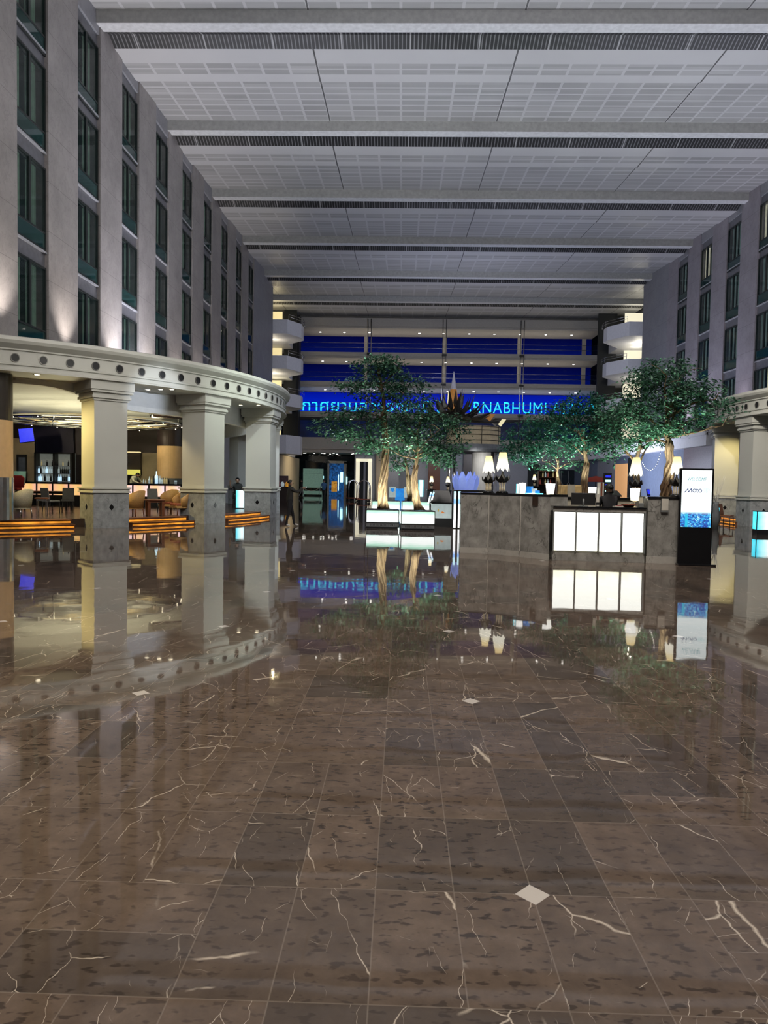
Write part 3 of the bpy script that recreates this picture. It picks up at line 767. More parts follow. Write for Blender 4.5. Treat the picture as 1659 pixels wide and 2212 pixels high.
def put_bottle(k, p, label, group, s=1):
    o = bt[k]
    if k in used: o = o.copy(); C.objects.link(o)
    used.add(k); o.location = p; o.scale = (s, s, s); tag(o, label, 'bottle', group); return o
rr = random.Random(3)
for row, z in enumerate((1.38, 1.78)):
    for i in range(17):
        x = cx0+.10+(cx1-cx0-.2)*i/16
        if abs(x-xa(120, 36.5)) < .08: continue
        put_bottle(rr.choice(('bottle_c', 'bottle_b', 'bottle_c', 'bottle_d')), (x, 36.5, z+.003), 'bottle in the %s row of the lit back-wall cabinet' % ('lower' if row == 0 else 'upper'), 'cabinet bottles, %s row' % ('lower' if row == 0 else 'upper'), 1.15)
for i in range(6):
    put_bottle(rr.choice(('bottle_d', 'bottle_a')), (cx0+.25+.28*i, 36.5, 2.183), 'dark bottle lying back on the dim top shelf of the cabinet', 'cabinet bottles, top row', .9)
BTOP = PZ+1.092
for px, k, s in ((322, 'bottle_c', 1.1), (326.5, 'bottle_a', .9), (331, 'bottle_d', 1.2), (344, 'bottle_c', 1.2), (349.3, 'bottle_c', .9), (354, 'bottle_a', 1.15), (359, 'bottle_a', 1.1), (309, 'bottle_c', .7), (314, 'bottle_c', .6), (364.5, 'bottle_d', .8)):
    put_bottle(k, (xa(px, 32.4), 32.4+.1*rr.random(), BTOP), 'bottle among the cluster standing on the bar beside the bartender', 'bottles on the bar top', s)
o = put_bottle('bottle_b', (xa(338, 32.3), 32.3, BTOP), 'tall glowing blue-white bottle in the middle of the bar top', None, 1.9)
for px in (378, 381): 
    g = MB().lathe([(.001, 0), (.03, .0), (.006, .02), (.006, .07), (.035, .10), (.03, .16)], seg=10).build('wine_glass', 'bottle_c', None, (xa(px, 32.3), 32.3, BTOP)); tag(g, 'small stemmed glass near the tan column end of the bar', 'glass', 'glasses at the bar end')
# shelf niche with yellow lit board behind the bartender
ni = thing('lit_niche', 'maroon wall niche with a yellow lit shelf behind the bar', 'shelf', (0, 0, 0))
box(xa(262, 36.7), xa(304, 36.7), 36.6, 36.84, 1.75, 2.95).build('niche_back', 'brownwall', ni)
box(xa(266, 36.5), xa(302, 36.5), 36.3, 36.58, 1.78, 2.05).build('lit_board', 'yellowshelf', ni)
box(xa(266, 36.5), xa(303, 36.5), 36.4, 36.6, 2.92, 2.98).build('top_light', 'yellowlit', ni)
box(xa(262, 36.5), xa(278, 36.5), 36.3, 36.58, 2.38, 2.41).build('glass_shelf', 'steel', ni)
for px in (268, 272): put_bottle('bottle_c', (xa(px, 36.4), 36.4, 2.053), 'pale bottle on the yellow lit niche shelf', 'niche bottles', 1)
v = MB().lathe([(.001, 0), (.10, 0), (.07, .12), (.03, .3), (.025, .42), (.001, .42)], seg=14).build('decanter', 'bottle_c', None, (xa(271, 36.4), 36.4, 2.413)); tag(v, 'tall pale decanter on the upper glass shelf of the niche', 'decanter')

tvp = at(57, 940, 34.5)
tv = thing('television', 'blue-screened television hung high above the bar, tilted', 'television', tvp, .12)
soft(box(-.37, .37, 0, .06, -.36, .36).build('tv_case', 'black', tv)); box(-.34, .34, -.01, 0, -.33, .33).build('tv_screen', 'bluescreen', tv.children[0])
MB().tube([(0, .05, .3), (0, .05, 4.3-tvp.z+.05)], .02, 6).build('tv_pole', 'matblack', tv)
tv.rotation_euler = (0, math.radians(-7), .12)

# ring chandelier of bent chrome tubes
ch = thing('ring_chandelier', 'wide ring chandelier of interlaced chrome tubes below the bar ceiling', 'chandelier', (-13.4, 30.6, 3.97))
MB().torus((0, 0, 0), 3.65, .05, 72, 6).build('outer_ring', 'chrome', ch)
MB().torus((0, 0, .06), 3.45, .035, 72, 6).build('outer_ring', 'brass', ch)
for k, (r, dx, dy) in enumerate(((1.7, 1.6, .2), (1.5, -1.5, .9), (1.8, -.6, -1.4), (1.2, .6, 1.9), (2.3, .3, .0), (1.1, 2.1, -1.0))):
    MB().torus((dx, dy, .02*k), r, .035, 48, 6).build('inner_ring', 'chrome' if k % 2 else 'brass', ch)
for k in range(5):
    a, b = 2*PI*k/5, 2*PI*k/5+2.2
    MB().tube([(3.6*math.cos(a), 3.6*math.sin(a), .0), (3.6*math.cos(b), 3.6*math.sin(b), .0)], .025, 5).build('cross_tube', 'chrome', ch)
for k in range(18):
    a = 2*PI*k/18
    MB().ball((3.65*math.cos(a), 3.65*math.sin(a), -.05), .022, seg=6).build('bulb', 'warmspot', ch)
for k in range(5):
    a = 2*PI*k/5+.3; MB().tube([(3.5*math.cos(a), 3.5*math.sin(a), 0), (3.5*math.cos(a), 3.5*math.sin(a), .38)], .015, 5).build('suspension_rod', 'steel', ch)

# downlights in the canopy soffits
def on_level(px, py, z): v = ray(px, py); return v*((z-EYE)/v.z)+Vector((0, 0, EYE))
sd = None
for px, py in ((3, 806), (80, 809), (316, 842), (347, 841), (382, 840), (520, 875), (561, 875)):
    p = on_level(px, py, 4.66); d = p-CL; d.z = 0; p = CL+d.normalized()*min(max(d.length, 11.9), 12.7); p.z = 4.66
    sd = downlight(p, .075, 'round downlight set in the soffit of the left canopy ring', 'left canopy soffit lights', 'warmspot') if sd is None else dup(sd, p)
duct = thing('air_duct', 'grey curved air duct above the gap in the left canopy', 'duct', (xa(372, 27.5), 27.5, 4.45), .9)
MB().tube([(-.9, 0, 0), (-.3, 0, .04), (.3, 0, .04), (.9, 0, 0)], [.2, .2, .2, .2], 16).build('duct_pipe', 'steel', duct)
for x in (-.6, .6): MB().tube([(x, 0, .1), (x, 0, .3)], .02, 6).build('duct_hanger', 'steel', duct)
duct.location.z = 4.1

# ------------------------------------------------------------------ seating
def tub_chair(label, loc, rz, mat, cush, group=None):
    "tub armchair: curved wicker shell, higher at the back; opens towards local -y"
    t = thing('tub_armchair', label, 'armchair', loc, rz, group)
    vs = []; fs = []; n = 26
    for k in range(n+1):
        a = math.radians(-35+250*k/n); u = abs(k/n-.5)*2
        top = .40+.46*(1-u**1.6)**.8+.16*(1-u)
        top = max(.60, min(.90, .60+.32*(1-u**1.5)))
        for r, z in ((.30, .30), (.37, top), (.345, top+.012), (.315, top), (.26, .30)):
            vs.append((r*math.cos(a), r*.95*math.sin(a), z))
    m = 5
    for k in range(n):
        for i in range(m): fs.append((k*m+i, (k+1)*m+i, (k+1)*m+(i+1) % m, k*m+(i+1) % m))
    fs += [tuple(range(m)), tuple(n*m+i for i in range(m))[::-1]]
    MB().add(vs, fs, 0, True).build('shell', mat, t)
    seat = [(.29*math.cos(math.radians(a)), .27*math.sin(math.radians(a))) for a in range(-20, 201, 20)]+[(-.28, -.34), (.28, -.34)]
    MB().prism(seat, .26, .34).build('seat_frame', mat, t)
    soft(MB().prism([(x*.92, y*.95) for x, y in seat], .34, .43).build('seat_cushion', cush, t), .03, 3)
    for x, y in ((-.24, -.28), (.24, -.28), (-.2, .2), (.2, .2)):
        MB().tube([(x, y, .27), (x*1.1, y*1.1, 0)], [.025, .017], 8).build('leg', 'wood' if cush == 'cushion' else 'steel', t)
    return t
tub_chair('golden wicker tub armchair seen from behind, close to the nearest lounge column', (xa(291, 24.4), 24.4, PZ), -1.9, 'wicker', 'cushion')
tub_chair('golden wicker tub armchair with russet cushion facing left, beside the second lounge column', (xa(392, 25.9), 25.9, PZ), -.75, 'wicker', 'cushion')
tub_chair('golden wicker tub armchair behind the wooden lounge table', (xa(367, 27.4), 27.4, PZ), -.25, 'wicker', 'cushion')
tub_chair('pale wicker tub armchair beside the bronze round column at the left edge', (xa(46, 23.0), 23.0, PZ), -1.95, 'wicker_p', 'greyfab')
def table(label, loc, rz, w, d, h, top, leg, lr=.035):
    t = thing('lounge_table', label, 'table', loc, rz)
    soft(box(-w/2, w/2, -d/2, d/2, h-.045, h).build('table_top', top, t), .008)
    box(-w/2+.05, w/2-.05, -d/2+.05, d/2-.05, h-.11, h-.045).build('apron', leg, t)
    for x in (-1, 1):
        for y in (-1, 1): box(x*(w/2-.07)-lr, x*(w/2-.07)+lr, y*(d/2-.07)-lr, y*(d/2-.07)+lr, 0, h-.045).build('leg', leg, t)
    return t
table('square red-brown wooden table between the wicker armchairs', (xa(335, 25.2), 25.2, PZ), .5, .62, .62, .58, 'wood', 'wood', .045)
table('small side table with thin steel legs beside the pale wicker armchair', (xa(78, 23.2), 23.6, PZ), .3, .42, .42, .62, 'wood', 'steel', .015)
table('long dark table in front of the bar counter at the left', (xa(98, 28.6), 28.6, PZ), .1, 2.0, .7, .74, 'wood', 'matblack', .03)
def side_chair(label, loc, rz, mat, group=None):
    t = thing('side_chair', label, 'chair', loc, rz, group)
    soft(box(-.22, .22, -.22, .22, .40, .47).build('seat', mat, t), .02)
    b = MB().slab([(-.21, .19, .47), (.21, .19, .47), (.20, .27, .92), (-.20, .27, .92)], (0, .04, 0)).build('backrest', mat, t); soft(b, .012)
    for x in (-1, 1):
        for y in (-1, 1): MB().tube([(x*.19, y*.19, .41), (x*.20, y*.21, 0)], .016, 6).build('leg', 'matblack', t)
    return t
side_chair('grey upholstered chair seen from behind, in front of the long dark table', (xa(110, 25.6), 25.6, PZ), 2.7, 'greyfab')
side_chair('grey upholstered chair partly hidden by the nearest lounge column', (xa(146, 26.6), 26.6, PZ), -2.6, 'greyfab')
side_chair('blue-grey chair behind the wooden lounge table', (xa(332, 28.2), 28.2, PZ), PI+.15, 'greyfab')
st = thing('bar_stool', 'dark red high-backed bar stool at the left end of the bar', 'stool', (xa(30, 29.5), 29.5, PZ))
soft(box(-.24, .24, -.22, .22, .74, .84).build('seat', 'red', st), .04, 3)
soft(MB().slab([(-.3, .2, .84), (.3, .2, .84), (.3, .26, 1.25), (.18, .27, 1.36), (-.18, .27, 1.36), (-.3, .26, 1.25)], (0, .08, 0)).build('backrest', 'red', st), .03, 3)
for x in (-1, 1):
    for y in (-1, 1): MB().tube([(x*.19, y*.17, .74), (x*.23, y*.2, 0)], .018, 6).build('leg', 'matblack', st)
vz = thing('menu_board', 'pale grey-green board leaning at the left end of the bar', 'board', (xa(41, 31.2), 31.2, PZ))
MB().slab([(-.26, 0, .95), (.26, 0, .95), (.26, .08, 1.55), (-.26, .08, 1.55)], (0, .03, 0)).build('board_face', 'mint', vz)
MB().tube([(0, .08, 0), (0, .08, 1.0)], .025, 8).build('stand_pole', 'steel', vz); MB().lathe([(.001, 0), (.2, 0), (.2, .03), (.001, .03)], (0, .08, 0), 20, smooth=False).build('stand_foot', 'steel', vz)

def light_box(label, loc, rz, w, d, z0, z1, mat='cyanglow', group=None, name='light_box'):
    t = thing(name, label, 'light box', loc, rz, group)
    box(-w/2, w/2, 0, d, 0, z0).build('dark_base', 'matblack', t)
    gp_ = box(-w/2, w/2, 0, d, z0, z1).build('glow_panel', mat, t)
    f = MB().box(-w/2-.02, w/2+.02, -.01, d+.01, z1, z1+.03).box(-w/2-.02, -w/2, -.015, .02, z0, z1).box(w/2, w/2+.02, -.015, .02, z0, z1)
    f.build('frame', 'matblack', gp_); return t
light_box('cyan glowing light box between the second and third lounge columns', (xa(521, 32.5), 32.5, PZ), .1, .46, .3, .04, .86)
light_box('cyan glowing light box just right of the totem screen', (xa(1545, 29.3), 29.3, 0), -.1, .42, .4, .22, .80)
light_box('cyan glowing light box cut by the right edge of the photo', (at(1662, 1060, 25).x, 25, 0), -.1, .72, .4, .18, .80)
wc = side_chair('wooden chair glimpsed between the totem screen and the right columns', (at(1572, 1060, 30.6).x, 30.6, 0), .8, 'wood')
tw = thing('twig_vase', 'bare twigs in a slim vase beside the yellow-lit right column', 'vase', (at(1548, 1060, 28.5).x, 28.5, 0))
MB().lathe([(.001, 0), (.12, 0), (.15, .5), (.09, .95), (.11, 1.05), (.001, 1.0)], seg=16).build('vase_body', 'greyfab', tw)
tr_ = random.Random(5); m = MB()
for k in range(9):
    p = Vector((0, 0, 1.0)); a = tr_.uniform(0, 6.28); pts = [p]
    for j in range(5): p = p+Vector((.05*math.cos(a)+tr_.uniform(-.05, .05), .05*math.sin(a), .22)); pts.append(p)
    m.tube(pts, [.012, .01, .008, .006, .004, .003], 5)
m.build('twigs', 'paper', tw)

# ================================================================== TREES
def planter(label, loc, rz, w, d, h, mat='mintglow', group=None):
    t = thing('lit_planter', label, 'planter', loc, rz, group)
    box(-w/2+.04, w/2-.04, .04, d-.04, 0, .06).build('plinth', 'matblack', t)
    v = MB().box(-w/2+.02, w/2-.02, .02, d-.02, .06, .20)
    vb_ = v.build('vent_base', 'grey', t)
    sl = MB()
    for k in range(18): x = -w/2+.16+(w-.32)*k/17; sl.box(x-.008, x+.008, .012, .02, .10, .165)
    sl.build('vent_slit', 'steel', vb_)
    gp_ = box(-w/2+.02, w/2-.02, .02, d-.02, .21, h-.02).build('glow_panel', mat, t)
    f = MB()
    for x in (-w/2, w/2-.025):
        for y in (0, d-.025): f.box(x, x+.025, y, y+.025, .2, h)
    for y in (0, d-.025): f.box(-w/2, w/2, y, y+.025, h-.03, h); f.box(-w/2, w/2, y, y+.025, .2, .225)
    for x in (-w/2, w/2-.025): f.box(x, x+.025, 0, d, h-.03, h); f.box(x, x+.025, 0, d, .2, .225)
    f.build('steel_frame', 'steel', gp_)
    box(-w/2+.03, w/2-.03, .03, d-.03, h-.05, h-.015).build('soil', 'platform', t)
    return t
def dark_planter(label, loc, w=1.1, h=.6):
    t = thing('planter_box', label, 'planter', loc)
    soft(box(-w/2, w/2, -w/2, w/2, 0, h).build('planter_body', 'matblack', t)); box(-w/2+.05, w/2-.05, -w/2+.05, w/2-.05, h-.01, h+.005).build('soil', 'platform', t)
    return t

def tree(label, Y, trunk, r0, r1, branches, blobs, dens=.35, leaf=.13, mat='leaf', seed=1, strands=7, group='fig trees of the atrium', dz=0, base_z=None):
    R = random.Random(seed)
    base = at(*trunk[0], Y)
    if base_z is not None: base.z = base_z
    t = thing('fig_tree', label, 'tree', base, 0, group)
    L = lambda px, py, dy=0: at(px, py, Y+dy)-base
    tp = [Vector((0, 0, 0))]+[L(*p) for p in trunk[1:]]
    # refine and jitter the trunk
    def refine(pts, j, k=3):
        out = []
        for a, b in zip(pts, pts[1:]):
            for i in range(k): out.append(a.lerp(b, i/k)+Vector((R.uniform(-j, j), R.uniform(-j, j), 0))*(1 if out else 0))
        return out+[pts[-1]]
    tp = refine(tp, .02); n = len(tp)
    rad = [r0+(r1-r0)*(i/(n-1))**.8 for i in range(n)]; rad[0] = r0*1.12
    mb = MB().tube(tp, rad, 12)
    for s in range(strands):
        a0 = 2*PI*s/strands; pts = []; rr_ = []
        for i in range(n*2//3):
            a = a0+.35*i+R.uniform(-.15, .15); k = 1.0 if i else 1.12
            pts.append(tp[i]+Vector((math.cos(a), math.sin(a), 0))*rad[i]*k*R.uniform(.98, 1.22)); rr_.append(rad[i]*R.uniform(.24, .40))
        mb.tube(pts, rr_, 7)
    mb.v = [(v[0], v[1], max(v[2], 0)) for v in mb.v]
    mb.build('trunk', 'bark', t)
    tips = []
    for b in branches:
        pts = [L(*b[0])]; dy = 0; sg_ = R.choice((-1, 1))
        for p in b[1:]: dy += sg_*R.uniform(.05, .35); pts.append(L(p[0], p[1], dy))
        pts = refine(pts, .025, 3); m = len(pts)
        q = MB().tube(pts, [r1*.75*(1-.75*i/(m-1)) for i in range(m)], 7)
        for i in range(2, m, 2):
            e = pts[i]+Vector((R.uniform(-.45, .45), R.uniform(-.45, .45), R.uniform(.05, .4)))
            q.tube([pts[i], pts[i].lerp(e, .5)+Vector((0, 0, .05)), e], [r1*.3, r1*.2, r1*.1], 5)
        q.build('branch', 'bark', t)
    vs = []; fs = []
    for cx, cy, rx, ry in blobs:
        c = L(cx, cy); a = rx/F*Y; bz = ry/F*Y; nt = int(rx*ry*dens/7)
        for _ in range(nt):
            while True:
                u = Vector((R.uniform(-1, 1), R.uniform(-1, 1), R.uniform(-1, 1)))
                if u.length < 1: break
            ctr = c+Vector((u.x*a, u.y*a*.85, u.z*bz))
            d = Vector((u.x+R.uniform(-.7, .7), u.y+R.uniform(-.7, .7), R.uniform(-.35, .25)))
            d = d.normalized() if d.length > .01 else Vector((1, 0, 0))
            for k in range(7):
                p = ctr+d*(k-3)*leaf*.55+Vector((R.gauss(0, .05), R.gauss(0, .05), R.gauss(0, .04)))
                ld = (d+Vector((R.gauss(0, .7), R.gauss(0, .7), R.gauss(-.25, .35)))).normalized()
                up = Vector((R.gauss(0, .5), R.gauss(0, .5), 1)).normalized(); sd_ = ld.cross(up).normalized()
                l = leaf*R.uniform(.75, 1.3); w = l*.21
                i = len(vs); q_ = p+ld*l*.5
                vs += [p, q_+sd_*w, p+ld*l, q_-sd_*w]
                fs.append((i, i+1, i+2, i+3))
    MB().add(vs, fs).build('foliage', mat, t)
    return t

PL1 = planter('left of the two front mint-lit planters, under the tallest tree', (-.65, 24.55, 0), .03, 1.15, 1.15, .66)
PL2 = planter('right of the two front mint-lit planters, with the forked fig trunk', (.57, 23.92, 0), .06, 1.16, 1.15, .66)
planter('left of the two white-lit planters in the row behind the front trees', (-.62, 28.6, 0), .03, 1.15, 1.1, .86, 'mintglow')
planter('right of the two white-lit planters in the row behind the front trees', (.60, 28.5, 0), .03, 1.15, 1.1, .86, 'mintglow')
tree('tallest fig tree with a twisted trunk in the left mint-lit planter', 25.13,
     [(828, 1102), (826, 1060), (830, 1010), (834, 960), (829, 905), (828, 860), (821, 820), (814, 785)], .135, .045,
     [[(830, 905), (800, 893), (770, 891), (735, 887)], [(828, 893), (795, 868), (765, 845)], [(830, 890), (850, 868), (872, 850)], [(826, 850), (812, 825), (795, 800)],
      [(834, 950), (852, 930), (885, 915)], [(828, 900), (805, 912), (770, 920)], [(828, 830), (845, 810), (865, 800)], [(831, 970), (808, 958), (790, 930)]],
     [(808, 792, 46, 22), (832, 786, 42, 22), (765, 833, 42, 18), (888, 828, 40, 22), (812, 838, 56, 26), (860, 850, 40, 24), (740, 893, 38, 22), (785, 938, 62, 28), (726, 930, 30, 22), (800, 885, 40, 22),
      (855, 915, 45, 30), (812, 968, 36, 16), (845, 810, 34, 20), (690, 920, 18, 16)], .60, .135, seed=3, base_z=.675)
tree('smaller fig tree with forked roots in the right mint-lit planter', 24.45,
     [(906, 1103), (897, 1070), (895, 1040), (899, 1005), (903, 968), (898, 935)], .115, .042,
     [[(900, 978), (880, 960), (860, 945)], [(902, 975), (925, 950), (950, 928)], [(899, 950), (905, 922), (912, 898)], [(903, 990), (930, 978), (968, 968)], [(903, 992), (870, 986), (850, 975)],
      [(899, 945), (885, 920), (878, 895)], [(901, 985), (935, 965), (975, 940)]],
     [(895, 895, 55, 28), (948, 912, 46, 28), (868, 945, 34, 30), (922, 945, 50, 30), (985, 922, 32, 18), (955, 985, 40, 20), (935, 975, 30, 22), (900, 868, 40, 20), (985, 960, 26, 18), (965, 1000, 20, 10)], .62, .125, seed=8, strands=6, base_z=.675)
tree('low fig tree in the white-lit planter row, seen between the two front trunks', 29.1,
     [(888, 1088), (884, 1050), (880, 1015), (876, 990)], .12, .04,
     [[(880, 1010), (862, 1000), (845, 990)], [(878, 1000), (895, 985), (915, 980)]],
     [(858, 1000, 30, 16), (852, 978, 28, 16), (885, 985, 34, 18), (862, 1012, 22, 9)], .6, .12, seed=12, base_z=.87)
dark_planter('black planter hidden behind the right marble block, holding the big right tree', (at(1438, 1060, 18.6).x, 18.7, 0), 1.2, .75)
tree('biggest right-hand fig tree, rising behind the right marble block', 18.6,
     [(1434, 1118), (1437, 1075), (1441, 1040), (1448, 1000), (1445, 965), (1440, 930), (1443, 890), (1456, 865)], .13, .05,
     [[(1443, 925), (1466, 873), (1476, 850)], [(1445, 938), (1482, 912), (1532, 892)], [(1440, 930), (1410, 912), (1382, 882)], [(1448, 880), (1462, 840), (1470, 812)], [(1442, 900), (1436, 850), (1440, 812)],
      [(1447, 960), (1420, 948), (1396, 955)], [(1446, 900), (1500, 870), (1545, 862)], [(1446, 945), (1500, 935), (1560, 920)]],
     [(1440, 800, 72, 24), (1396, 820, 46, 26), (1500, 840, 56, 28), (1435, 850, 74, 34), (1545, 868, 44, 16), (1385, 890, 52, 30), (1475, 890, 60, 24), (1580, 893, 18, 8), (1352, 862, 26, 16), (1460, 925, 50, 16), (1420, 925, 44, 20), (1520, 905, 36, 12)],
     .60, .105, seed=21, base_z=.78)
dark_planter('black planter behind the reception desk, holding the forked tree', (at(1376, 1060, 21.8).x, 21.8, 0), 1.1, .6)
tree('forked fig tree behind the lamp on the reception desk', 21.8,
     [(1374, 1130), (1376, 1080), (1376, 1040), (1374, 1005), (1380, 975), (1384, 945)], .10, .05,
     [[(1374, 1010), (1362, 985), (1338, 965)], [(1378, 1005), (1395, 970), (1405, 950)], [(1375, 1000), (1352, 978), (1336, 945)], [(1384, 970), (1400, 958), (1430, 945)]],
     [(1358, 930, 52, 28), (1338, 962, 42, 16), (1398, 948, 34, 20), (1330, 900, 40, 26), (1365, 895, 40, 24), (1320, 985, 24, 10)], .58, .12, seed=31, base_z=.625)
dark_planter('black planter in the row behind the desk, holding the wide dark tree', (at(1264, 1060, 26).x, 26, 0), 1.1, .6)
tree('wide dark fig tree spreading over the desk lamps', 26.0,
     [(1264, 1110), (1264, 1080), (1261, 1045), (1267, 1000), (1263, 960), (1258, 925)], .14, .05,
     [[(1265, 985), (1235, 960), (1195, 940)], [(1265, 980), (1290, 960), (1325, 945)], [(1262, 960), (1245, 920), (1235, 890)], [(1263, 955), (1285, 920), (1300, 890)], [(1260, 940), (1210, 915), (1160, 905)]],
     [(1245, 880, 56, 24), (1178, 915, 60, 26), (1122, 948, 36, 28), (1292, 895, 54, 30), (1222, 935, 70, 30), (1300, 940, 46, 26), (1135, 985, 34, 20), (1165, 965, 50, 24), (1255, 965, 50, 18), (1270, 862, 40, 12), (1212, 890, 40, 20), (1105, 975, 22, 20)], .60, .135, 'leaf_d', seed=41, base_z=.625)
dark_planter('black planter far behind the desk, holding the small bright tree', (at(1207, 1060, 32.5).x, 32.5, 0), 1.1, .6)
tree('small bright fig tree beyond the wide dark tree', 32.5,
     [(1208, 1090), (1208, 1055), (1203, 1020), (1206, 990)], .11, .04,
     [[(1205, 1015), (1190, 1002), (1172, 996)], [(1206, 1012), (1225, 1002), (1248, 996)], [(1205, 1005), (1200, 985), (1192, 975)]],
     [(1170, 1008, 30, 14), (1240, 1004, 28, 15), (1205, 985, 40, 14), (1190, 1018, 22, 9)], .5, .13, seed=51, base_z=.625)
# string of fairy lights hung in the biggest tree
fl_ = thing('fairy_lights', 'string of tiny white lights looping from the biggest right tree', 'fairy lights', at(1405, 1012, 18.5))
pts = [at(*p, 18.5)-at(1405, 1012, 18.5) for p in ((1388, 1000), (1392, 1008), (1398, 1014), (1406, 1016), (1413, 1011), (1419, 1003), (1423, 992), (1426, 980), (1428, 962))]
MB().tube(pts, .004, 5).build('wire', 'matblack', fl_)
for a, b in zip(pts, pts[1:]):
    for k in (0, .5): MB().ball(a.lerp(b, k), .007, seg=6).build('bulb', 'spot', fl_)

# ================================================================== RECEPTION ISLAND
def pedestal(label, px, Y, h, w=.36):
    t = thing('pedestal', label, 'pedestal', (at(px, 1050, Y).x, Y, 0)); soft(box(-w/2, w/2, -w/2, w/2, 0, h-.04).build('pedestal_body', 'matblack', t)); box(-w/2-.02, w/2+.02, -w/2-.02, w/2+.02, h-.04, h).build('pedestal_top', 'black', t); return t
front = [(1.38, 16.45), (2.01, 16.35), (2.64, 15.76), (3.17, 15.21)]; back = [(3.21, 15.80), (3.72, 15.97), (3.55, 16.6), (2.55, 17.4), (1.45, 17.6)]
ct = thing('marble_counter', 'faceted grey marble counter to the left of the glowing desk', 'counter', (2.4, 16.4, 0))
lc = lambda pts, g=0: [(x-2.4+g*0, y-16.4) for x, y in pts]
def inset(pts, k): 
    cx = sum(p[0] for p in pts)/len(pts); cy = sum(p[1] for p in pts)/len(pts)
    return [(cx+(x-cx)*k, cy+(y-cy)*k) for x, y in pts]
P0 = lc(front+back)
MB().prism(P0, 0, 1.35).build('marble_body', 'deskmarble', ct)
MB().prism(inset(P0, 1.006), 1.35, 1.40).build('black_top', 'black', ct)
MB().prism(inset(P0, 1.004), 0, .13).build('skirting', 'desktrim', ct)
jn = MB()
for x, y in lc(front)[1:3]: jn.box(x-.012, x+.012, y-.016, y+.01, .13, 1.35)
jn.build('corner_joint', 'desktrim', ct)
wp = at(1157, 1083, 15.55); e = MB().slab([(-.07, 0, -.09), (.07, 0, -.09), (.07, 0, .11), (-.07, 0, .11)], (0, -.012, 0)).build('dark_plate', 'platform', ct, (2.915-2.4-.005, 15.47-16.4, 1.24), -PI/4)

rzd = -.112
dk = thing('reception_desk', 'low reception desk with four glowing white front panels', 'desk', (4.195, 15.11, 0), rzd)
DW = .955
box(-DW, DW, .03, .46, 0, .20).build('plinth', 'deskmarble', dk)
box(-DW, DW, .03, .46, .20, 1.06).build('desk_body', 'matblack', dk)
for i in range(4):
    a = -DW+.035+i*(2*DW-.05)/4; b = a+(2*DW-.05)/4-.035
    box(a, b, 0, .03, .215, 1.035).build('glow_panel', 'deskglow', dk)
fr = MB()
for i in range(5):
    a = -DW+i*(2*DW-.03)/4; fr.box(a, a+.03, -.012, .03, .2, 1.05)
fr.build('panel_mullion', 'grey', dk)
box(-DW, DW, -.005, .46, 1.05, 1.13).build('header', 'deskmarble', dk)
box(-DW, DW, -.03, .50, 1.13, 1.16).build('desk_top', 'black', dk)
rb = thing('marble_block', 'dark grey marble block between the glowing desk and the totem screen', 'counter', (5.485, 14.99, 0), -.06)
box(-.305, .305, 0, 1.2, 0, 1.36).build('marble_body', 'deskmarble', rb); box(-.325, .325, -.02, 1.22, 1.36, 1.40).build('black_top', 'black', rb); box(-.315, .315, -.012, .02, 0, .14).build('skirting', 'desktrim', rb)
box(-.05, .10, -.05, -.001, 1.08, 1.36).build('leaflet_holder', 'greyfab', rb); box(-.045, .095, -.055, -.05, 1.12, 1.36).build('leaflet', 'paper', rb)
bcn = thing('back_counter', 'black-topped back counter behind the reception desk', 'counter', (4.6, 17.3, 0))
soft(box(-1.0, 1.35, 0, .6, 1.28, 1.33).build('counter_top', 'black', bcn)); box(-.95, 1.3, .05, .55, 0, 1.28).build('counter_body', 'goldpale', bcn)

def lotus_lamp(label, loc, s=1.0, rz=0, group=None):
    t = thing('lotus_lamp', label, 'lamp', loc, rz, group)
    MB().lathe([(.001, 0), (.13*s, 0), (.13*s, .025*s), (.09*s, .05*s), (.001, .05*s)], seg=20).build('base', 'black', t)
    for k in range(6):
        a = 2*PI*k/6
        x, y = .055*s*math.cos(a), .055*s*math.sin(a)
        MB().tube([(x, y, .05*s), (x, y, .10*s), (x, y, .15*s), (x*1.2, y*1.2, .24*s)], [.012*s, .02*s, .013*s, .016*s], 7).build('crystal_stem', 'crystal', t)
    bowl_ = MB().lathe([(.03*s, .22*s), (.10*s, .24*s), (.13*s, .29*s), (.09*s, .33*s), (.05*s, .38*s), (.02*s, .44*s), (.02*s, .5*s)], seg=18).build('bowl', 'shard', t)
    for k in range(8):
        a = 2*PI*k/8+.2; d = Vector((math.cos(a), math.sin(a), 0)); u = Vector((-d.y, d.x, 0)); z = Vector((0, 0, s))
        p0 = d*.07*s+z*.24; p1 = d*.15*s+z*.30; p2 = d*.175*s+z*.40
        MB().add([p0-u*.03*s, p0+u*.03*s, p1+u*.055*s, p1-u*.055*s, p2], [(0, 1, 2, 3), (3, 2, 4)], 0, True).build('petal', 'shard', bowl_)
    n = 48; vs = []; fs = []
    for k in range(n):
        a = 2*PI*k/n; f = abs(((k/n*8) % 1)-.5)*2       # 0 at a point, 1 in a notch
        zb = (.47+.10*f)*s; rb_ = .155*s-.02*s*f
        zt = .89*s; rt = .075*s
        vs += [(rb_*math.cos(a), rb_*math.sin(a), zb), (rt*math.cos(a), rt*math.sin(a), zt)]
    for k in range(n): q_ = (k+1) % n; fs.append((2*k, 2*q_, 2*q_+1, 2*k+1))
    fs.append(tuple(2*k+1 for k in range(n)))
    MB().add(vs, fs, 0, False).build('lamp_shade', 'shade', t)
    return t
def stand_at(px, Y, z): v = at(px, 1050, Y); v.z = z; return v
lotus_lamp('shorter of the two lotus lamps on the faceted marble counter', stand_at(1055, 16.95, 1.40), .98)
lotus_lamp('taller of the two lotus lamps on the faceted marble counter', stand_at(1085, 16.55, 1.40), 1.06, .3)
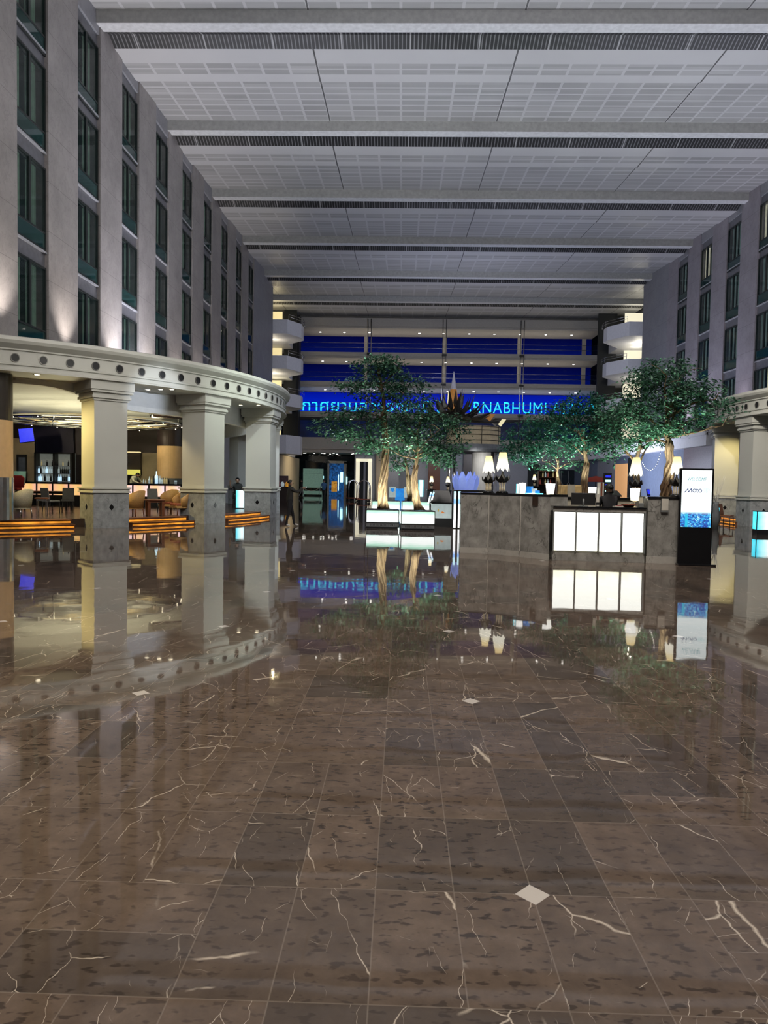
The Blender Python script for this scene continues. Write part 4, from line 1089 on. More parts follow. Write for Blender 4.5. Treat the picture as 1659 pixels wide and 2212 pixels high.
lotus_lamp('lotus lamp above the reception desk, behind the goblet lantern', stand_at(1373, 17.6, 1.33), 1.11, .2)
pedestal('slim black pedestal behind the totem screen, under a lotus lamp', 1461, 15.95, 1.40, .3)
lotus_lamp('lotus lamp half hidden behind the top of the totem screen', stand_at(1461, 15.95, 1.40), .99, .1)
def lantern(label, loc, h, r0, r1, stem=0):
    t = thing('lantern', label, 'lantern', loc)
    if stem:
        MB().lathe([(.001, 0), (.06, 0), (.06, .008), (.012, .02), (.012, stem*.7), (.05, stem), (.001, stem)], seg=16).build('stem', 'crystal', t)
    gl_ = MB().lathe([(.001, 0), (r0, 0), (r1, h), (r1-.008, h), (r0-.01, .02), (.001, .02)], seg=24).build('glass', 'lantern', t, (0, 0, stem))
    MB().lathe([(r1-.01, h-.006), (r1+.006, h-.006), (r1+.006, h+.004), (r1-.01, h+.004)], seg=24).build('rim', 'steel', gl_)
    return t
lantern('white flared lantern on the right end of the faceted marble counter', stand_at(1189, 16.05, 1.401), .245, .080, .108)
lantern('white lantern beside the binders on the back counter', stand_at(1280, 17.5, 1.33), .25, .085, .095)
lantern('white goblet lantern on a crystal stem at the right end of the desk', stand_at(1372, 15.40, 1.161), .27, .085, .108, .14)
lantern('white lantern next to the blue gift tray on the marble counter', stand_at(1129, 16.2, 1.401), .25, .065, .08)
gt = thing('gift_tray', 'tray of blue and white boxes on the marble counter', 'tray', stand_at(1154, 15.95, 1.401), -PI/4)
soft(box(-.17, .17, -.12, .12, 0, .02).build('tray', 'cyanglow', gt)); box(-.15, -.04, -.08, .02, .02, .17).build('gift_box', 'blueprint', gt); box(-.02, .06, -.06, .04, .02, .12).build('gift_box', 'poster', gt); box(.08, .15, -.08, 0, .02, .08).build('gift_box', 'blueprint', gt)
ib = thing('acrylic_stand', 'cyan-edged acrylic stand at the left of the lantern on the marble counter', 'display', stand_at(1118, 16.3, 1.401))
box(-.035, .035, -.05, .05, 0, .015).build('foot', 'poster', ib); box(-.03, .03, -.006, .006, .015, .22).build('acrylic_panel', 'cyanglow', ib)

mo = thing('monitor', 'black computer monitor on the reception desk, seen from behind', 'monitor', (stand_at(1261, 15.38, 0).x, 15.38, 1.161), rzd)
soft(box(-.255, .255, -.02, .02, .03, .29).build('screen_back', 'matblack', mo)); box(-.25, .25, .02, .024, .035, .285).build('screen_face', 'dark', mo.children[0])
MB().tube([(0, -.03, .0), (0, -.03, .16)], .02, 8).build('monitor_stand', 'grey', mo); MB().lathe([(.001, 0), (.10, 0), (.10, .012), (.001, .012)], (0, -.02, 0), 20, smooth=False).build('monitor_foot', 'grey', mo)
lb = thing('leaflet_rack', 'slim pale leaflet rack standing right of the monitor', 'leaflets', (stand_at(1291.5, 15.35, 0).x, 15.33, 1.161), rzd)
box(-.032, .032, -.03, .03, 0, .09).build('rack_body', 'matblack', lb); box(-.028, .028, -.035, -.03, .01, .04).build('rack_label', 'paper', lb); box(-.03, .03, -.015, .02, .09, .27).build('leaflet_stack', 'paper', lb)
bw = thing('copper_bowl', 'shallow copper bowl with papers at the right end of the desk', 'bowl', (stand_at(1361, 15.3, 0).x-.03, 15.27, 1.161))
MB().lathe([(.001, 0), (.08, 0), (.15, .05), (.16, .065), (.145, .06), (.07, .015), (.001, .012)], seg=24).build('bowl_body', 'cushion', bw); MB().slab([(-.05, -.02, .03), (.08, -.03, .12), (.1, .04, .12), (-.03, .05, .03)], (0, .003, .003)).build('papers', 'paper', bw)
pc = thing('card_holder', 'cream card holder on the desk beside the marble block', 'holder', (stand_at(1386, 15.16, 0).x, 15.16, 1.161)); soft(box(-.05, .05, -.03, .03, 0, .10).build('holder_body', 'grey', pc)); MB().slab([(-.045, 0, .05), (.045, 0, .05), (.045, .03, .22), (-.045, .03, .22)], (0, .004, 0)).build('card', 'goldpale', pc)
pp = thing('paper_pile', 'small pile of papers on the desk right of the receptionist', 'papers', (stand_at(1336, 15.25, 0).x, 15.22, 1.161), .2); box(-.10, .08, -.06, .06, 0, .025).build('sheet_stack', 'paper', pp); box(-.05, .06, -.05, .04, .025, .04).build('red_pad', 'red', pp)
tm = thing('payment_terminal', 'small dark card terminal with a violet screen on the black counter ledge', 'terminal', (stand_at(1402, 17.55, 0).x, 17.55, 1.33), .2)
MB().slab([(-.04, -.03, .01), (.04, -.03, .01), (.04, .04, .22), (-.04, .04, .22)], (0, .03, 0)).build('terminal_body', 'matblack', tm); MB().slab([(-.03, -.012, .09), (.03, -.012, .09), (.03, .030, .21), (-.03, .030, .21)], (0, -.004, 0)).build('terminal_screen', 'bluescreen', tm)
box(-.07, .07, -.05, .12, 0, .02).build('terminal_foot', 'black', tm)
for i, (px, m_) in enumerate(((1292.5, 'paper'), (1296, 'cushion'), (1299.5, 'paper'))):
    b_ = box(-.017, .017, -.1, .1, 0, .36).build('binder', m_, None, (stand_at(px, 17.6, 0).x, 17.55, 1.33)); tag(b_, ('%s upright ring binder on the back counter, %s of the row of three' % ('russet' if m_ == 'cushion' else 'pale', ('first', 'middle', 'last')[i])), 'binder', 'ring binders on the back counter')
    soft(b_, .004)
ph = thing('desk_telephone', 'black office telephone on a raised stand behind the receptionist', 'telephone', (stand_at(1329, 17.6, 0).x, 17.6, 1.331), .3)
MB().slab([(-.13, -.1, .02), (.13, -.1, .02), (.13, .1, .14), (-.13, .1, .14)], (0, .01, .03)).build('phone_body', 'matblack', ph); MB().tube([(-.13, -.09, .12), (-.12, .0, .2), (-.1, .1, .22)], [.03, .018, .03], 8).build('handset', 'black', ph.children[0]); box(-.1, .1, -.08, .08, 0, .06).build('phone_stand', 'matblack', ph)
cr = thing('covered_stand', 'tall stand draped in gold and grey cloth behind the monitor', 'stand', (stand_at(1231, 20.0, 0).x, 20.0, 0), .35)
n = 64; vs = []; fs = []
for k in range(n):
    a = 2*PI*k/n; c_, s_ = math.cos(a), math.sin(a); q_ = 1/max(abs(c_), abs(s_)); 
    x, y = .225*q_*c_, .225*q_*s_; g = 1+.06*math.sin(a*14)+.05*math.sin(a*9+1)
    vs += [(x, y, 1.62), (x*1.03, y*1.03, 1.57), (x*1.16*g, y*1.16*g, .03)]
for k in range(n):
    j = (k+1) % n
    for i in range(2): fs.append((3*k+i+1, 3*j+i+1, 3*j+i, 3*k+i))
fs.append(tuple(3*k for k in range(n)))
MB().add(vs, fs, 0, True).build('gold_drape', 'gold', cr); box(-.20, .20, -.20, .20, 0, 1.6).build('stand_body', 'matblack', cr)
MB().slab([(-.25, -.275, .6), (.0, -.285, .6), (.0, -.24, 1.63), (-.235, -.235, 1.63)], (0, -.012, 0)).build('grey_cloth_panel', 'goldpale', cr)

# totem screen
kx, ky, krz = 6.068, 14.74, -.10
kt = thing('totem_screen', 'tall black totem screen showing a white welcome slide with a blue city', 'screen', (kx, ky, 0), krz)
soft(box(-.335, .335, 0, .09, .0, 2.0).build('totem_body', 'black', kt), .012)
soft(box(-.345, .40, -.12, .11, 0, .035).build('totem_foot', 'black', kt), .01)
kst = box(-.295, .295, -.006, 0, 1.105, 1.965).build('screen_top', 'screenwhite', kt)
box(-.295, .295, -.006, 0, .79, 1.105).build('screen_picture', 'city', kt)
def flat(name, polys, mat, parent, y=-.009):
    mb = MB()
    for p in polys: mb.add([(x, y, z) for x, z in p], [tuple(range(len(p)))[::-1]])
    return mb.build(name, mat, parent)
def stroke(pts, w, closed=False):
    out = []; m = len(pts); P = [Vector(p) for p in pts]
    for i in range(m if closed else m-1):
        a, b = P[i], P[(i+1) % m]; d = (b-a).normalized(); n_ = Vector((-d.y, d.x))*w/2; a2, b2 = a-d*w*.3, b+d*w*.3
        out.append([tuple(a2-n_), tuple(b2-n_), tuple(b2+n_), tuple(a2+n_)])
    return out
lettering('welcome_lettering', 'WELCOME', .095, 'teal', kst, (-.185, -.012, 1.745), width=.37, shear=.25)
def arc(cx, cz, rx, rz_, a0, a1, k=16): return [(cx+rx*math.cos(math.radians(a0+(a1-a0)*i/k)), cz+rz_*math.sin(math.radians(a0+(a1-a0)*i/k))) for i in range(k+1)]
zc = 1.545; ly = -.010
lm = stroke([(-.245, zc-.036), (-.232, zc-.034), (-.180, zc+.030), (-.172, zc+.030), (-.168, zc-.028), (-.160, zc-.030), (-.112, zc+.033), (-.104, zc+.03), (-.102, zc-.035)], .014)
lm += stroke(arc(-.048, zc-.003, .031, .031, 0, 360), .012)
lm += stroke([(.004, zc+.045), (.004, zc-.02), (.012, zc-.033), (.026, zc-.034)], .012)+stroke([(-.012, zc+.022), (.026, zc+.022)], .011)
lm += stroke(arc(.066, zc-.003, .031, .031, 0, 360), .012)
flat('navy_logo_lettering', lm, 'navyink', kst, ly)
gp = stroke(arc(.150, zc-.002, .034, .036, 90, 270)+[(.186, zc-.038), (.186, zc+.034), (.150, zc+.034)], .006)
gp += stroke([(.150, zc+.014), (.140, zc+.008), (.138, zc-.006), (.148, zc-.016), (.168, zc-.016), (.168, zc-.002), (.152, zc-.002)], .005)
gp += stroke([(.186, zc+.034), (.222, zc+.034)]+arc(.222, zc+.012, .028, .022, 90, -90)+[(.204, zc-.010), (.204, zc-.038), (.186, zc-.038)], .006)
gp += stroke([(.168, zc+.012), (.222, zc+.012)], .005)
flat('teal_logo_outline', gp, 'tealpale', kst, ly)

# ================================================================== MIDDLE AND FAR GROUND
sc_c = thing('side_counter', 'black side counter under the blue-white lotus crown', 'counter', (at(1016, 1050, 27).x, 27, 0))
box(-.58, .58, 0, .9, 0, 1.32).build('counter_body', 'matblack', sc_c); soft(box(-.62, .62, -.04, .94, 1.32, 1.37).build('counter_top', 'black', sc_c))
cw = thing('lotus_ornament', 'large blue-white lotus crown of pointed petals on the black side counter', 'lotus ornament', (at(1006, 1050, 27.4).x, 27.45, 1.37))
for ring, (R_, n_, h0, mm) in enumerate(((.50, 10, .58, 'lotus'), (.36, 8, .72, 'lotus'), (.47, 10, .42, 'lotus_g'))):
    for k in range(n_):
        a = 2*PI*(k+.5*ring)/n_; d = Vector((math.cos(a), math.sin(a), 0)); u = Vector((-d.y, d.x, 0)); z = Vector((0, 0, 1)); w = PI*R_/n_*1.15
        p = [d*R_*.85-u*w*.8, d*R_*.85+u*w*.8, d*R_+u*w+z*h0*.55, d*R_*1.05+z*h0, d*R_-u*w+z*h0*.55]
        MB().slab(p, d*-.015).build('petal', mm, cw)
pedestal('slim black pedestal under the small lamp left of the black display case', 932, 30.3, 1.34, .34)
lotus_lamp('small lotus lamp on the slim black pedestal left of the display case', stand_at(932, 30.3, 1.34), .63)
pedestal('slim black pedestal behind the black display case', 967.5, 27.5, 1.34, .24)
lotus_lamp('small lotus lamp right behind the black display case', stand_at(967.5, 27.5, 1.34), .60)
pedestal('slim black pedestal far behind the marble counter', 1154, 28.0, 1.55, .36)
lotus_lamp('small far lotus lamp seen above the gift tray', stand_at(1154, 28.0, 1.55), .52)
dc = thing('display_case', 'black display case with sloped glass top and a white poster on its front', 'display case', (at(953, 1100, 26.2).x, 26.15, 0))
box(-.42, .42, 0, .8, 0, .88).build('case_body', 'matblack', dc)
MB().prism([(-.42, 0), (.42, 0), (.42, .8), (-.42, .8)], .88, .90).build('case_ledge', 'black', dc)
MB().add([(-.40, .02, .9), (.40, .02, .9), (.30, .30, 1.34), (-.26, .30, 1.34), (-.26, .75, 1.34), (.30, .75, 1.34), (-.40, .78, .9), (.40, .78, .9)], [(0, 1, 2, 3), (3, 2, 5, 4), (0, 3, 4, 6), (1, 7, 5, 2), (6, 4, 5, 7)]).build('sloped_glass', 'black', dc)
for x in (0, .1): MB().slab([(-.52+x, .0, .84), (-.46+x, .0, .84), (-.34+x, .26, 1.28), (-.40+x, .26, 1.28)], (0, -.012, 0)).build('light_strip', 'tubeglow', dc)
dcp = box(-.38, .38, -.012, -.001, .32, .84).build('poster', 'poster', dc)
MB().slab([(-.13, -.013, .56), (-.09, -.013, .56), (-.08, -.013, .64), (-.12, -.013, .66)], (0, -.004, 0)).build('yellow_motif', 'yellowink', dcp)
MB().slab([(-.04, -.013, .50), (.14, -.013, .51), (.09, -.013, .55), (.03, -.013, .58), (0, -.013, .53)], (0, -.004, 0)).build('orange_motif', 'orangeink', dcp)
for i, px in enumerate((982.5, 992)):
    t = thing('light_tube', '%s of the two upright blue-white light tubes beside the marble counter' % ('left' if i == 0 else 'right'), 'light tube', (at(px, 1100, 25.4).x, 25.4, 0), 0)
    MB().tube([(0, 0, .03), (0, 0, 1.33)], .042, 12).build('tube', 'tubeglow', t); MB().lathe([(.001, 0), (.07, 0), (.07, .03), (.001, .03)], seg=16, smooth=False).build('tube_foot', 'matblack', t)
    box(-.02, .02, .05, .09, 0, 1.35).build('back_post', 'matblack', t)
def poster_stand(label, px, Y, w, z0, z1, mat, motif=None):
    t = thing('poster_stand', label, 'poster stand', (at(px, 1060, Y).x, Y, 0))
    pn_ = box(-w/2, w/2, 0, .03, z0, z1).build('poster_panel', mat, t)
    if motif:
        for (a, b, c_, d_) in motif: MB().add([(a*w, -.004, z0+(z1-z0)*b), (c_*w, -.004, z0+(z1-z0)*b), (c_*w*.8, -.004, z0+(z1-z0)*d_), (a*w*.7, -.004, z0+(z1-z0)*d_)], [(0, 1, 2, 3)]).build('blue_motif', 'blueprint', pn_)
    MB().tube([(0, .05, 0), (0, .05, z1-.05)], .02, 8).build('stand_pole', 'steel', t); box(-w/2, w/2, -.12, .16, 0, .025).build('stand_foot', 'matblack', t); return t
poster_stand('white poster stand with blue print between the two front tree trunks, left one', 847.5, 31.5, .30, .95, 1.42, 'poster', ((-.3, .6, .35, .85), (-.1, .5, .2, .62)))
poster_stand('white poster stand with blue print between the two front tree trunks, right one', 880.5, 31.5, .33, .95, 1.42, 'poster', ((-.2, .7, .1, .85), (-.1, .2, .3, .5)))
poster_stand('tall pale blue poster stand right of the forked tree trunk', 909, 34, .24, .95, 1.75, 'cyanglow')
gb = thing('gift_bag', 'bright blue box standing between the two white poster stands', 'box', (at(864, 1060, 32.5).x, 32.5, 0)); soft(box(-.22, .22, -.15, .15, 0, 1.28).build('box_body', 'blueprint', gb)); box(-.23, .23, -.16, .16, 1.28, 1.33).build('box_lid', 'blueprint', gb)
ar = thing('arched_screen', 'grey arched partition screen behind the front tree trunks', 'screen', (at(870, 1060, 37).x, 37, 0))
MB().slab([(-.22, 0, 0), (.22, 0, 0), (.22, 0, 1.9)]+[(.22*math.cos(a), 0, 2.05+.2*math.sin(a)) for a in [PI*i/8 for i in range(9)]]+[(-.22, 0, 1.9)], (0, .06, 0)).build('screen_panel', 'greywall', ar); box(-.26, .26, -.1, .16, 0, .05).build('screen_foot', 'matblack', ar)

def luggage_cart(label, px, Y, rz):
    t = thing('luggage_cart', label, 'luggage cart', (at(px, 1060, Y).x, Y, 0), rz, None)
    pf_ = soft(box(-.52, .52, -.3, .3, .20, .27).build('platform', 'cushion', t), .02)
    for y in (-.27, .27):
        pts = [(-.48, y, .25), (-.48, y, 1.2)]+[(.48*math.cos(PI-PI*i/10), y*(1-.6*math.sin(PI*i/10)), 1.2+.55*math.sin(PI*i/10)) for i in range(1, 10)]+[(.48, y, 1.2), (.48, y, .25)]
        MB().tube(pts, .034, 8).build('hoop', 'chrome', t)
    MB().tube([(0, -.11, 1.75), (0, .11, 1.75)], .025, 8).build('hanging_bar', 'brass', t)
    for x in (-.42, .42):
        for y in (-.22, .22): MB().lathe([(.001, -.025), (.09, -.025), (.1, 0), (.09, .025), (.001, .025)], seg=14).build('wheel', 'matblack', pf_, (x, y, .1)).rotation_euler.x = PI/2
    return t
luggage_cart('brass birdcage luggage cart nearer the left, in front of the pale door', 762, 60, .5)
luggage_cart('brass birdcage luggage cart beside the tallest tree trunk', 786, 56, -.15)
hd = thing('hoarding', 'mint green temporary hoarding in front of the dark entrance', 'hoarding', (at(676, 1060, 78).x, 78, 0))
for z0, z1 in ((.9, 2.45), (2.47, 3.0), (.15, .55)): box(-1.1, 1.1, 0, .1, z0, z1).build('board', 'mint', hd)
for x in (-1.05, 1.05): box(x-.06, x+.06, -.02, .12, 0, 3.0).build('post', 'mint', hd)
ba = thing('chain_barrier', 'slack white chain barrier hung in front of the mint hoarding', 'barrier', (at(672, 1060, 77.2).x, 77.2, 0))
for x in (-.9, .9): MB().tube([(x, 0, 0), (x, 0, .95)], .03, 8).build('post', 'steel', ba)
MB().tube([(-.9+1.8*i/10, 0, .9-.35*(1-((i-5)/5)**2)) for i in range(11)], .02, 6).build('chain', 'paper', ba)
# lit entrance
en = struct('door_1', MB().box(-8.6, -8.4, 81.6, 81.98, 0, 3.9).box(-6.7, -6.4, 81.6, 81.98, 0, 3.9).box(-8.6, -6.4, 81.6, 81.98, 3.7, 4.0), 'slab', 'glass entrance door with a glowing blue interior', 'door')
box(-8.4, -6.7, 81.85, 81.95, 0, 3.7).build('door_glass', 'bluelit', en)
for px, py0, py1, w, m_ in ((738, 1020, 1042, 3, 'cyanlit'), (731, 1025, 1060, 1, 'cyanlit'), (697, 1028, 1034, 2, 'cyanlit'), (749, 1030, 1046, 1.2, 'cyanlit'), (722, 1040, 1062, 6, 'orangelit')):
    p0, p1 = at(px-w, py1, 81.5), at(px+w, py0, 81.5); box(p0.x, p1.x, 81.5, 81.6, p0.z, p1.z).build('lit_sign', m_, en)
cs_ = [downlight((at(px, py, 80.5).x, 80.6, 4.75), .12, 'round light reflected high in the dark entrance glass', 'entrance glass lights') for px, py in ((713, 985), (728, 985))]  # glowing discs built in place of the lights mirrored in the glass
dr2 = struct('door_2', MB().box(-4.75, -4.35, 72.8, 72.98, 0, 4.0).box(-3.5, -3.1, 72.8, 72.98, 0, 4.0).box(-4.75, -3.1, 72.8, 72.98, 3.7, 4.0), 'creamlit', 'tall doorway with a lit cream frame in the pale back wall', 'door')
box(-4.35, -3.5, 72.88, 72.97, 0, 3.7).build('door_leaf', 'dark', dr2); box(-3.95, -3.75, 72.8, 72.88, 0, 3.7).build('door_stile', 'greywall', dr2)
struct('door_3', MB().box(at(1140, 1040, 72.8).x, at(1165, 1040, 72.8).x, 72.85, 72.98, 0, 3.8), 'dark', 'dark doorway in the pale back wall behind the trees', 'door')
for i, (a, b) in enumerate(((812, 838), (925, 950), (1000, 1018))): struct('trim_%d' % (i+1), box(at(a, 1040, 72.7).x, at(b, 1040, 72.7).x, 72.6, 72.98, 0, 4.7), ('beige', 'wood', 'brownwall')[i], 'vertical panel strip on the pale back wall', 'trim')

# pavilion and lotus sculpture on its roof
pv = thing('pavilion', 'round grey-roofed pavilion with beige slatted drum under the lotus sculpture', 'pavilion', (4.55, 46, 0))
MB().lathe([(.01, 3.62), (2.2, 3.62), (2.3, 3.75), (2.25, 4.08), (.01, 4.12)], seg=40, smooth=False).build('roof_ring', 'roofgrey', pv)
MB().lathe([(1.75, 4.1), (1.75, 5.25), (.01, 5.25)], seg=12, smooth=False).build('slatted_drum', 'slat', pv)
rl = MB()
for z in (4.35, 4.7, 4.98, 5.2): rl.torus((0, 0, z), 1.76, .022, 24, 5)
rl.build('drum_rail', 'matblack', pv)
for k in range(8):
    a = 2*PI*k/8+.2; MB().tube([(1.8*math.cos(a), 1.8*math.sin(a), 4.1), (1.8*math.cos(a), 1.8*math.sin(a), 5.25)], .02, 5).build('drum_post', 'matblack', pv)
for k in range(4):
    a = 2*PI*k/4+.6; MB().tube([(1.9*math.cos(a), 1.9*math.sin(a), 0), (1.9*math.cos(a), 1.9*math.sin(a), 3.65)], .10, 12).build('roof_post', 'steel', pv)
MB().lathe([(.01, 0), (.80, 0), (.80, 3.6), (.01, 3.6)], (.7, -.6, 0), 32, smooth=False).build('white_core', 'plaster_w', pv)
ls = thing('lotus_sculpture', 'dark mirrored lotus sculpture with an amber spire on the pavilion roof', 'sculpture', (at(980, 900, 45).x, 45.6, 5.262))
lr_ = random.Random(11)
MB().lathe([(.01, 0), (.5, 0), (.35, .35), (.7, .9), (.01, 1.2)], seg=8, smooth=False).build('base', 'shard', ls)
MB().lathe([(.34, 1.0), (.33, 1.5), (.20, 2.35)], seg=10).build('spire', 'spire', ls); MB().lathe([(.20, 2.35), (.09, 3.0), (.01, 3.5)], seg=10).build('spire_tip', 'spiretip', ls)
for (R_, n_, z0, h_, out, wd) in ((.45, 9, 1.15, 1.25, .25, .26), (.8, 11, .90, 1.15, .55, .36), (1.15, 12, .62, .95, .85, .46), (1.4, 12, .40, .42, 1.2, .50)):
    for k in range(n_):
        a = 2*PI*(k+lr_.uniform(-.2, .2))/n_; d = Vector((math.cos(a), math.sin(a), 0)); u = Vector((-d.y, d.x, 0)); z = Vector((0, 0, 1))
        s = lr_.uniform(.75, 1.2); b0 = d*R_*.45+z*z0; mid = d*(R_+out*.3)*1.0+z*(z0+h_*.25); tip = d*(R_+out*s)+z*(z0+h_*s)
        m_ = 'shardlit' if lr_.random() < .07 else ('shardgrey' if lr_.random() < .2 else 'shard')
        MB().add([b0, mid-u*wd*.5, tip, mid+u*wd*.5, mid+d*.10-z*.12], [(0, 1, 4), (1, 2, 4), (2, 3, 4), (3, 0, 4), (0, 3, 2, 1)]).build('petal', m_, ls)
# far flower at its right, held on an arm
for (dx, dz, m_) in ((2.65, .32, 'shardgrey'), (3.0, .30, 'shardlit'), (2.75, .35, 'shard'), (2.3, .62, 'spire')):
    MB().add([(dx-.3, 0, dz), (dx+.05, -.1, dz-.28), (dx+.4, 0, dz+.2), (dx-.05, .1, dz+.22)], [(0, 1, 2, 3), (0, 1, 3), (1, 2, 3)]).build('petal', m_, ls)
MB().tube([(.4, 0, .5), (1.5, 0, .3), (2.9, 0, .3)], .07, 6).build('arm', 'shard', ls)

# right side shop fronts below the canopy
wr_ = struct('wall_lounge_right', box(17.6, 17.9, 41, 72.9, 0, 4.0), 'bluewall', 'blue-grey shop wall behind the right-hand trees', 'wall')
struct('podium_edge', MB().box(17.1, 20.9, 40.5, 72.9, 4.0, 4.75).box(17.0, 17.2, 40.5, 72.9, 4.6, 4.8), 'slab_w', 'blue-white podium edge running back along the right wall', 'ledge')
def on_wall(px0, px1, z0, z1, mat, name, t0=.02, t1=.1):
    Y = [17.6*ray(p, 1040).y/ray(p, 1040).x for p in (px0, px1)]
    return box(17.6-t1, 17.6-t0, min(Y), max(Y), z0, z1).build(name, mat, wr_)
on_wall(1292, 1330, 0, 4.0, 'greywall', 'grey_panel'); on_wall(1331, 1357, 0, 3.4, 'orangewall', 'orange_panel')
on_wall(1358, 1372, 0, 3.8, 'dark', 'dark_recess'); on_wall(1478, 1540, 0, 4.0, 'purple', 'plum_panel')
w9 = struct('window_93', box(at(1209, 1040, 72.9).x, at(1264, 1040, 72.9).x, 72.85, 72.98, .5, 3.2), 'darkglass', 'dark window with pale swags in the back wall behind the wide tree', 'window')
for i in range(3):
    x0_ = at(1212+16*i, 1040, 72.8).x; x1_ = at(1228+16*i, 1040, 72.8).x
    MB().tube([(x0_+(x1_-x0_)*k/8, 72.8, 2.0-.45*(1-((k-4)/4)**2)) for k in range(9)], .04, 5).tube([(x0_, 72.8, 2.0), (x0_, 72.8, 3.1)], .05, 5).build('swag', 'greyfab', w9)
um = thing('parasol', 'dark red parasol in front of the grey shop wall', 'parasol', (at(1287, 1040, 42).x, 42, 0))
MB().lathe([(.75, 1.85), (.6, 2.05), (.01, 2.2)], seg=16).build('canopy_cloth', 'redcanvas', um); MB().tube([(0, 0, 0), (0, 0, 2.2)], .025, 8).build('pole', 'wood', um); MB().lathe([(.001, 0), (.3, 0), (.3, .07), (.001, .07)], seg=16, smooth=False).build('foot', 'matblack', um)
vd = thing('lit_display', 'narrow display stand with bright blue lights under the parasol', 'display', (at(1309, 1040, 41).x, 40.6, 0))
box(-.2, .2, 0, .3, 0, 2.35).build('display_body', 'matblack', vd)
for k, z in enumerate((1.3, 1.6, 1.85, 2.1)): box(-.15, .15, -.03, 0, z, z+.12).build('blue_light', 'bluescreen' if k % 2 else 'cyanlit', vd)
rk = thing('bottle_rack', 'small brown rack of red and white bottles beyond the marble counter', 'rack', (at(1181, 1040, 30).x, 30, 0))
box(-.36, .36, .2, .25, 0, 2.2).build('rack_back', 'brownwall', rk)
for x in (-.36, .34): box(x, x+.02, -.1, .25, 0, 2.2).build('rack_side', 'wood', rk)
for z in (.9, 1.3, 1.62, 1.92, 2.18): box(-.36, .36, -.1, .2, z, z+.02).build('rack_shelf', 'wood', rk)
M['bottle_r'] = plain('red_label_bottle', (.5, .12, .10), .3, emit=(.4, .1, .08), es=.25)
bt['bottle_r'] = bottle('bottle_r'); bt['bottle_r'].name = 'bottle'
for z in (1.64, 1.94):
    for k in range(6): put_bottle(('bottle_r', 'bottle_c', 'bottle_a', 'bottle_d')[(k*3+int(z*10)) % 4], (rk.location.x-.27+.108*k, 30.03, z+.003), 'bottle on the small brown rack beyond the marble counter, %s shelf' % ('lower' if z < 1.8 else 'upper'), 'rack bottles, %s shelf' % ('lower' if z < 1.8 else 'upper'), .75)
# dark cabinets and stands left of the walkway
kb = thing('cabinet', 'dark low cabinet with coloured things beside the beige alcove wall', 'cabinet', (at(612, 1060, 55).x, 55, 0)); box(-.7, .7, 0, .6, 0, 1.1).build('cabinet_body', 'brownwall', kb); box(-.72, .72, -.02, .62, 1.1, 1.15).build('cabinet_top', 'black', kb); box(-.6, .3, .45, .58, 1.15, 2.0).build('cabinet_hutch', 'purple', kb)
for i, (x, m_) in enumerate(((-.4, 'red'), (-.1, 'bottle_c'), (.25, 'orangelit'))): o = MB().lathe([(.001, 0), (.12, 0), (.15, .2), (.06, .38), (.001, .38)], seg=12).build('jar', m_, None, (kb.location.x+x, 55.2, 1.153)); tag(o, ('dark red jar', 'pale glass jar', 'glowing orange jar')[i]+' on the dark low cabinet by the alcove wall', 'jar')

